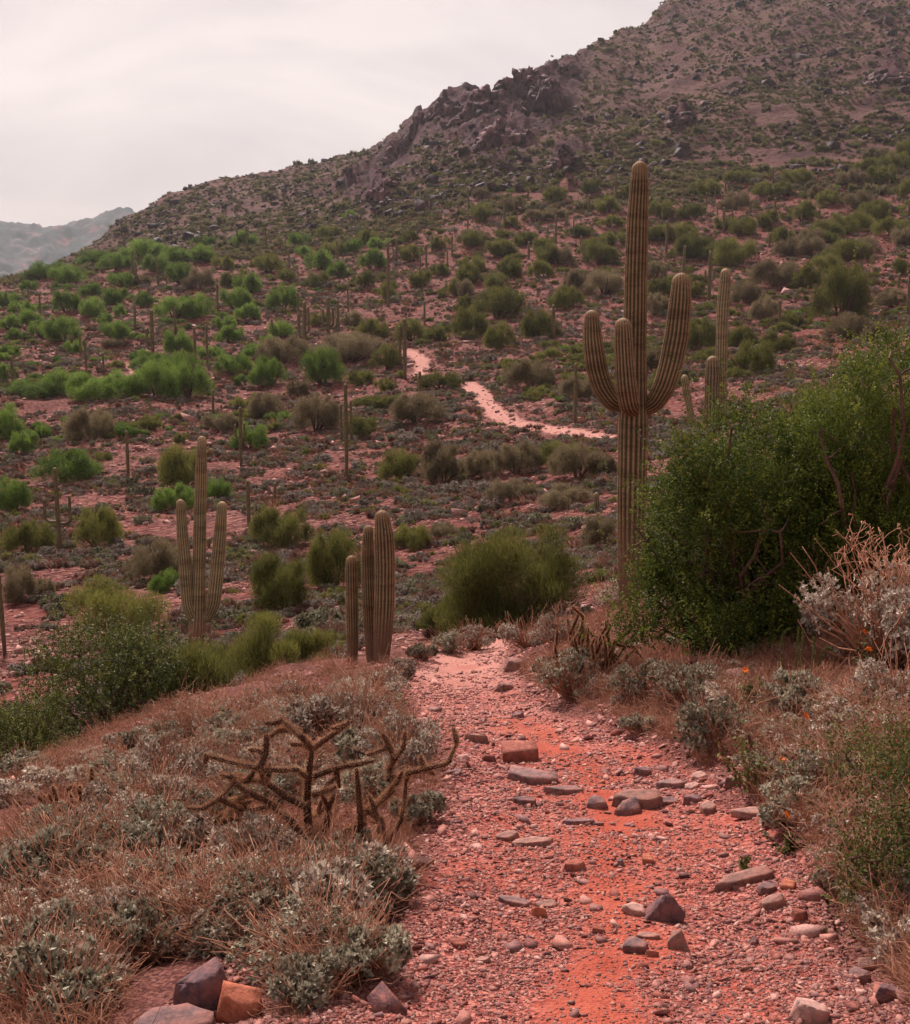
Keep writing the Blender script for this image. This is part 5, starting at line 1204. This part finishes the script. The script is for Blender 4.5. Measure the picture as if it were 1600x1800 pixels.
for (bx, pts) in [(0, [(1368,1205),(1366,1180),(1370,1155)]), (0, [(1395,1170),(1397,1130),(1398,1100)]), (0, [(1405,1165),(1406,1130),(1406,1102)]), (0, [(1424,1160),(1426,1135),(1423,1116)]), (0, [(1368,1140),(1370,1115),(1377,1104),(1385,1103)]), (0, [(1436,1160),(1440,1142),(1450,1135),(1460,1142)])]:
    P = [np.array([rng.normal() * .03, rng.normal() * .03, -.02])] + [np.array([(a - 1385) * s_, rng.normal() * .01, (1235 - b) * s_]) for a, b in pts]
    st = tube(P, .0025, 4); k = 420; u = rng.uniform(1, len(P) - 1, k); Q = np.stack([np.interp(u, range(len(P)), [p[c] for p in P]) for c in range(3)], -1)
    bl = blades(Q, unit(rng.normal(size=(k, 3)) + [0, 0, .6]), .016, .0018, rng, rng.uniform(.3, 1, k)); V, Fc, at = merge([st, bl]); link('spike', mesh_np('spike', V, Fc, M_green, at), root)
def ocotillo(label, px, py, ht, seed, dmin, mat):
    g, dep = place(px, py, dmin); s = dep / F; r = np.random.RandomState(seed); root = empty('ocotillo', g, label, 'ocotillo')
    for i in range(11):
        a = r.uniform(0, 6.28); sp = r.uniform(.15, .55); e = np.array([math.cos(a) * sp, math.sin(a) * sp, r.uniform(.75, 1)]) * ht * s
        pts = bendy((0, 0, -.1), e, r, 6, .05); t = tube(pts, .035, 4); k = 120; u = r.uniform(.6, 5, k); Q = np.stack([np.interp(u, range(6), pts[:, c]) for c in range(3)], -1)
        V, Fc, at = merge([t, blades(Q, unit(r.normal(size=(k, 3))), .12, .02, r, r.uniform(.4, 1, k))]); link('cane', mesh_np('cane', V, Fc, mat, at), root)
ocotillo('spindly ocotillo with fanned canes near the right edge of the bench', 1522, 500, 58, 1, 60, M_pv[1])
ocotillo('bright yellow-green ocotillo right of the shrub behind the dark bush', 1560, 640, 62, 2, 50, M_pv[0])
ocotillo('faint ocotillo above the slender ringed saguaro', 1205, 345, 30, 3, 120, M_pv[2])

# ------------------------------------------------------------------ dry grass and litter
TUFT = [tuft_mesh(520 + v, 70, 1.0, .0075, M_dry, .35, .7, .5) for v in range(4)]
def twig_mesh(seed):
    r = np.random.RandomState(seed); ps = []
    for i in range(9):
        a = r.uniform(0, 6.28); e = np.array([math.cos(a), math.sin(a), r.uniform(.1, .9)]) * r.uniform(.5, 1); b = bendy((0, 0, 0), e, r, 6, .2); ps.append(tube(b, np.linspace(.012, .005, 6), 3))
        for j in range(3): q = b[r.randint(2, 6)]; ps.append(tube(bendy(q, q + r.normal(size=3) * .25 + [0, 0, .1], r, 4, .2), [.006, .005, .004, .003], 3))
    V, Fc, at = merge(ps); return mesh_np('twigs', V, Fc, M_stem, at)
TW = [twig_mesh(540 + v) for v in range(4)]
rng = np.random.RandomState(31)
def offtrail(m0):
    def f(x, y, D):
        xl, xr = trail_edges(y); return ((x < xl - m0) | (x > xr + m0)) | (D > 16 * S)
    return f
xs, ys, zs, sc, ii = [], [], [], [], []
for (a0, a1, d0, d1, n, th) in [(-28, 0, 2.8, 24, 6800, -.12), (3, 30, 3.0, 24, 15000, -.2), (30, 62, 3.0, 26, 7000, -.2), (-60, -28, 3.0, 24, 4500, -.2)]:
    x, y, z = polar_points(n, a0, a1, d0, d1, rng, lambda x, y, D: offtrail(.12)(x, y, D) & (fbm(x / 1.1, y / 1.1, 3, 33) > th)); k = len(x)
    xs.append(x); ys.append(y); zs.append(z); sc.append(rng.lognormal(-2.3, .42, k) * (.8 + np.hypot(x, y) / 40)); ii.append(np.where(rng.uniform(0, 1, k) < .62, rng.randint(4, 8, k), rng.randint(0, 4, k)))
xs, ys, zs, sc, ii = map(np.concatenate, (xs, ys, zs, sc, ii)); pp_, qq_ = PXY(xs, ys, zs); sc = np.where(ii > 3, np.minimum(sc * 1.3, .17), sc)
m = ~((pp_ > 200) & (pp_ < 500) & (qq_ > 1690)) & ~((np.abs(pp_ - 118) < 60) & (np.abs(qq_ - 1445) < 28)); xs, ys, zs, sc, ii = xs[m], ys[m], zs[m], sc[m], ii[m]
n = len(xs)
scatter('dry_grass', np.stack([xs, ys, zs], -1), np.stack([rng.normal(size=n) * .2, rng.normal(size=n) * .2, rng.uniform(0, 6.28, n)], -1), sc, ii, TUFT + TW, 'dry reddish grass and bare twigs covering both banks of the trail', 'grass')

# ------------------------------------------------------------------ stones of the path
RKB = [mesh_np('stone', *rock_vf(800 + v, ICO1, [.16, .28, .45, .13, .5, .2][v % 6], 8, (.34, .72), (1, [.7, .85, .55, .9][v % 4])), M_rocks) for v in range(12)]
def onpath(x, y, D):
    xl, xr = trail_edges(y); w_ = fbm(x / .6, y / .6, 3, 97) * .25
    return (x > xl - .55 + w_) & (x < xr + .5 + w_) & (D < 17 * S)
x, y, z = polar_points(520000, -20, 26, 2.7, 24, rng, lambda x, y, D: onpath(x, y, D) & (fbm(x / .45, y / .45, 3, 98) + rng.uniform(-.9, .9, len(x)) - np.clip(D - 9, 0, 9) * .075 - silt(x, y) * .55 > -.10)); n = len(x)
sc = rng.lognormal(-5.38, .58, n) * (np.hypot(x, y) / 4.2) ** .62
scatter('gravel', np.stack([x, y, z + sc * .12], -1), np.stack([rng.normal(size=n) * .38, rng.normal(size=n) * .38, rng.uniform(0, 6.28, n)], -1), sc, rng.randint(0, 12, n), RKB, 'angular gravel and slate chips lying on the path', 'gravel', None)
x, y, z = polar_points(1500, -20, 26, 3.0, 22, rng, lambda x, y, D: onpath(x, y, D) & (fbm(x / 1.2, y / 1.2, 3, 99) + rng.uniform(-.6, .6, len(x)) + (D > 12) * -.3 > .02)); x, y, z = x[:300], y[:300], z[:300]
for i in range(len(x)):
    s = float(rng.lognormal(-3.75, .42) * (math.hypot(x[i], y[i]) / 4.5) ** .5); o = link('stone', RKB[rng.randint(12)], TRAIL, (x[i], y[i], z[i] + s * .12)); o.scale = (s, s, s); o.rotation_euler = (rng.normal() * .2, rng.normal() * .2, rng.uniform(0, 6.28))
x, y, z = polar_points(19000, -58, 62, 2.6, 24, rng, lambda x, y, D: offtrail(-.05)(x, y, D) & (fbm(x / 1.4, y / 1.4, 3, 101) > -.1)); n = len(x); sc = np.minimum(rng.lognormal(-4.0, .6, n), .045) * (np.hypot(x, y) / 4.5) ** .6
scatter('bank_stones', np.stack([x, y, z + sc * .1], -1), np.stack([rng.normal(size=n) * .3, rng.normal(size=n) * .3, rng.uniform(0, 6.28, n)], -1), sc, rng.randint(0, 12, n), RKB, 'small dark stones lying on the banks among the grass', 'stones')
RC = {'red': ((0.20, 0.06, 0.045), (0.34, 0.11, 0.075)), 'grey': ((0.10, 0.058, 0.062), (0.22, 0.135, 0.13)), 'pale': ((0.27, 0.145, 0.12), (0.42, 0.26, 0.225)), 'dark': ((0.09, 0.052, 0.062), (0.19, 0.115, 0.125)), 'brown': ((0.15, 0.075, 0.065), (0.26, 0.145, 0.12)), 'orange': ((0.32, 0.09, 0.05), (0.46, 0.16, 0.09))}
RM = {k: rock_mat('rock_' + k, [v[0], v[1]], scale=28, bdist=.018, dustamt=.4) for k, v in RC.items()}
RL = [ # px, py(foot), width, height, depth ratio, flat kind, colour, label
 (914,1338,68,30,.6,'box','red','red-brown block standing on edge, farthest large rock on the trail'),
 (938,1378,98,34,.9,'slab','grey','broad grey slab just in front of the red-brown block'),
 (992,1396,72,22,.8,'slab','grey','thin tilted slab right of the broad grey slab'),
 (922,1416,40,24,.9,'slab','grey','small grey slab in front of the broad grey one'),
 (838,1306,46,20,.8,'lump','brown','flat brown rock at the left side of the trail, upper part'),
 (1122,1420,92,44,1.0,'slab','brown','largest pinkish slab in the rocky patch at the right of the trail'),
 (1110,1434,56,30,.7,'lump','grey','grey-purple rock leaning on the largest pinkish slab'),
 (1050,1422,40,22,.8,'lump','grey','squarish grey rock left of the largest pinkish slab'),
 (1182,1384,56,20,.8,'slab','grey','flat slab above the largest pinkish slab'),
 (1172,1414,58,16,.5,'slab','grey','long narrow slab right of the largest pinkish slab'),
 (1130,1364,34,18,.8,'lump','dark','dark chip above the rocky patch'),
 (1232,1372,30,20,.8,'slab','pale','pale tilted stone at the upper right of the rocky patch'),
 (1218,1386,28,14,.8,'slab','pale','small whitish stone beneath the pale tilted one'),
 (1218,1412,32,16,.8,'box','dark','dark square stone right of the rocky patch'),
 (1248,1428,36,24,.8,'slab','pale','pointed pinkish stone right of the dark square stone'),
 (1290,1384,36,22,.8,'lump','brown','dusty stone under the shrubs at the right bank'),
 (1322,1438,66,26,.5,'slab','pale','pink sunlit slab jutting from the right bank'),
 (1365,1452,44,36,.8,'lump','dark','dark grey rock under the overhanging brittlebush'),
 (1018,1450,60,17,.6,'slab','dark','dark flat rock in the middle of the trail'),
 (1052,1452,18,9,.7,'box','grey','small grey brick-like stone right of the dark flat rock'),
 (936,1488,80,20,.35,'slab','pale','long pale slab lying across the left half of the trail'),
 (892,1478,46,22,.8,'slab','brown','dusty slab behind the long pale slab'),
 (1012,1530,42,18,.7,'lump','red','red rock with a flat top in the trail centre'),
 (1140,1516,22,10,.8,'box','orange','small orange block right of the red rock'),
 (1092,1520,14,13,.8,'lump','dark','small black stone between the red rock and the orange block'),
 (1168,1620,78,46,.8,'peak','dark','dark purple pointed rock with pale streaks, right of the orange silt'),
 (1115,1610,40,26,.8,'slab','pale','pale stone touching the dark pointed rock on its left'),
 (951,1612,36,24,.8,'lump','orange','orange rock in the left half of the trail'),
 (960,1596,40,16,.6,'slab','brown','dark chip lying behind the orange rock'),
 (905,1592,64,20,.7,'slab','grey','greyish slab left of the orange rock'),
 (1054,1640,24,12,.7,'box','red','small dark red block on the orange silt'),
 (1118,1676,48,34,.8,'slab','grey','sloping grey stone below the dark pointed rock'),
 (1193,1668,38,34,.8,'peak','pale','pale pink rounded-top stone below the dark pointed rock'),
 (1148,1682,26,14,.8,'lump','red','dark red stone beside the sloping grey stone'),
 (1140,1650,42,14,.8,'slab','pale','pale flat stone under the dark pointed rock'),
 (848,1692,30,14,.8,'slab','pale','light stone in the left half, lower trail'),
 (806,1665,26,12,.8,'box','red','small red stone at the left of the lower trail'),
 (1308,1556,112,26,.3,'log','brown','long log-like brown rock on the right edge of the trail'),
 (1352,1570,42,16,.8,'lump','grey','grey stone in front of the long log-like rock'),
 (1388,1562,26,14,.8,'box','orange','reddish stone right of the long log-like rock'),
 (1362,1598,48,24,.6,'lump','pale','rusty pale stone below the long log-like rock'),
 (1408,1618,34,20,.8,'lump','red','rust red stone at the foot of the sprawling shrub'),
 (1432,1800,80,44,.9,'lump','pale','large pale boulder at the bottom right of the trail'),
 (1516,1732,46,30,.8,'lump','grey','grey stone at the lower right edge'),
 (1530,1706,34,18,.8,'box','brown','brown stone above the grey stone at lower right'),
 (1570,1760,60,30,.8,'lump','dark','dark stone in the lower right corner'),
 (1326,1662,22,16,.8,'lump','grey','small grey pebble rock in the right half of the lower trail'),
 (350,1775,110,84,.9,'lump','dark','dark overhanging rock with a hollow, lower left among the bushes'),
 (420,1796,84,64,.8,'lump','orange','rust orange boulder right of the hollow dark rock'),
 (300,1822,150,60,.8,'slab','grey','grey-violet slab at the bottom left below the hollow rock'),
 (70,1662,60,34,.8,'lump','dark','dark stone under the brittlebush at the left edge'),
 (910,1262,26,12,.8,'lump','dark','dark stone at the inner edge of the trail bend'),
 (908,1178,44,22,.8,'lump','brown','brown rock protruding from the bank at the trail bend'),
 (890,1215,40,16,.8,'lump','brown','reddish rock ledge at the foot of the bank'),
 (800,1364,30,14,.8,'slab','grey','bluish grey stone under the tip of the cholla arm'),
 (745,1530,40,22,.8,'lump','brown','brown stone at the left edge of the trail below the cholla'),
 (1300,1205,60,34,.8,'lump','brown','reddish boulder in the shade under the dark bush'),
]
rr_ = np.random.RandomState(9)
for i, (px, py, wd, ht, dp, kd, cl, lab) in enumerate(RL):
    g, dep = place(px, py, 2.4); s = dep / F
    q = np.random.RandomState(i + 40); flat_ = kd in ('slab', 'log')
    if kd == 'peak':
        V, Fc = hull(np.array([[-1, -.8, -1], [1, -.7, -1], [.8, .9, -1], [-.9, .8, -1], [-.9, -.5, -.3], [.95, -.3, -.2], [.1, -.2, 1], [.35, .3, .8], [-.35, .5, .3]]) + q.normal(size=(9, 3)) * .1, 3, .05, i)
    else:
        nn = 4 if kd == 'box' else q.randint(5, 8); a_ = np.arange(nn) / nn * 6.28 + q.uniform(-.3, .3, nn) + (.8 if nn == 4 else q.uniform(0, 6)); r_ = q.uniform(.72, 1.2, nn)
        st = q.uniform(.86, 1.0, nn) if flat_ or kd == 'box' else q.uniform(.6, .95, nn); tx, ty = q.normal(size=2) * (.16 if flat_ else .3)
        X, Y = np.cos(a_) * r_, np.sin(a_) * r_; zt = 1 + X * tx + Y * ty + q.normal(size=nn) * (.1 if flat_ else .22)
        P = np.concatenate([np.stack([X, Y, -1 + 0 * X], -1), np.stack([X * st, Y * st, zt], -1)]); V, Fc = hull(P, 3, .035, i)
    V = V - (V.max(0) + V.min(0)) / 2; V = V / ((V.max(0) - V.min(0)) / 2)
    V = V + q.normal(size=V.shape) * .014
    th = ht * {'slab': .42, 'log': .5, 'lump': .75, 'peak': .95, 'box': .8}[kd]; hd = max((ht - .9 * th) / .45, (.75 * wd if kd not in ('slab', 'log') else .3 * wd)) / 2 * s
    V = V * np.array([wd / 2 * s, hd, th * s * .62])
    vis = th * s; tl = {'slab': .12, 'log': .08, 'lump': .12, 'peak': .05, 'box': .06}[kd]
    o = link('rock', mesh_np('rock', V, Fc, RM[cl]), None, g + Vector((0, hd * .7, vis * .36)))
    o.rotation_euler = (q.uniform(-tl, tl), q.uniform(-tl, tl) + (-.22 if kd == 'log' else 0), q.uniform(-.5, .5) if kd != 'log' else .15); tag(o, lab, 'rock', 'larger rocks on and beside the trail')
# ------------------------------------------------------------------ air
bm = bmesh.new(); bmesh.ops.create_cube(bm, size=1)
me = bpy.data.meshes.new('haze'); bm.to_mesh(me); bm.free()
hzo = link('haze', me); hzo['kind'] = 'stuff'
_zs = [v for o in SC.objects if o.type == 'MESH' and o.name.split('.')[0] in ('ground', 'mountain', 'distant_hills', 'far_trail', 'trail') for v in (min(c[2] for c in o.bound_box), max(c[2] for c in o.bound_box))]
zlo, zhi = min(_zs) - 1.0, max(_zs) + 15.0
hzo.scale = (7300, 7300, zhi - zlo); hzo.location = (0, 0, (zhi + zlo) / 2)
m, n, nd, lk = newmat('haze'); pv = N(nd, 'ShaderNodeVolumePrincipled'); pv.inputs['Density'].default_value = 0.00007
pv.inputs['Color'].default_value = (0.90, 0.95, 1.0, 1); pv.inputs['Anisotropy'].default_value = 0.2
o = N(nd, 'ShaderNodeOutputMaterial'); lk.new(pv.outputs[0], o.inputs['Volume']); me.materials.append(m)
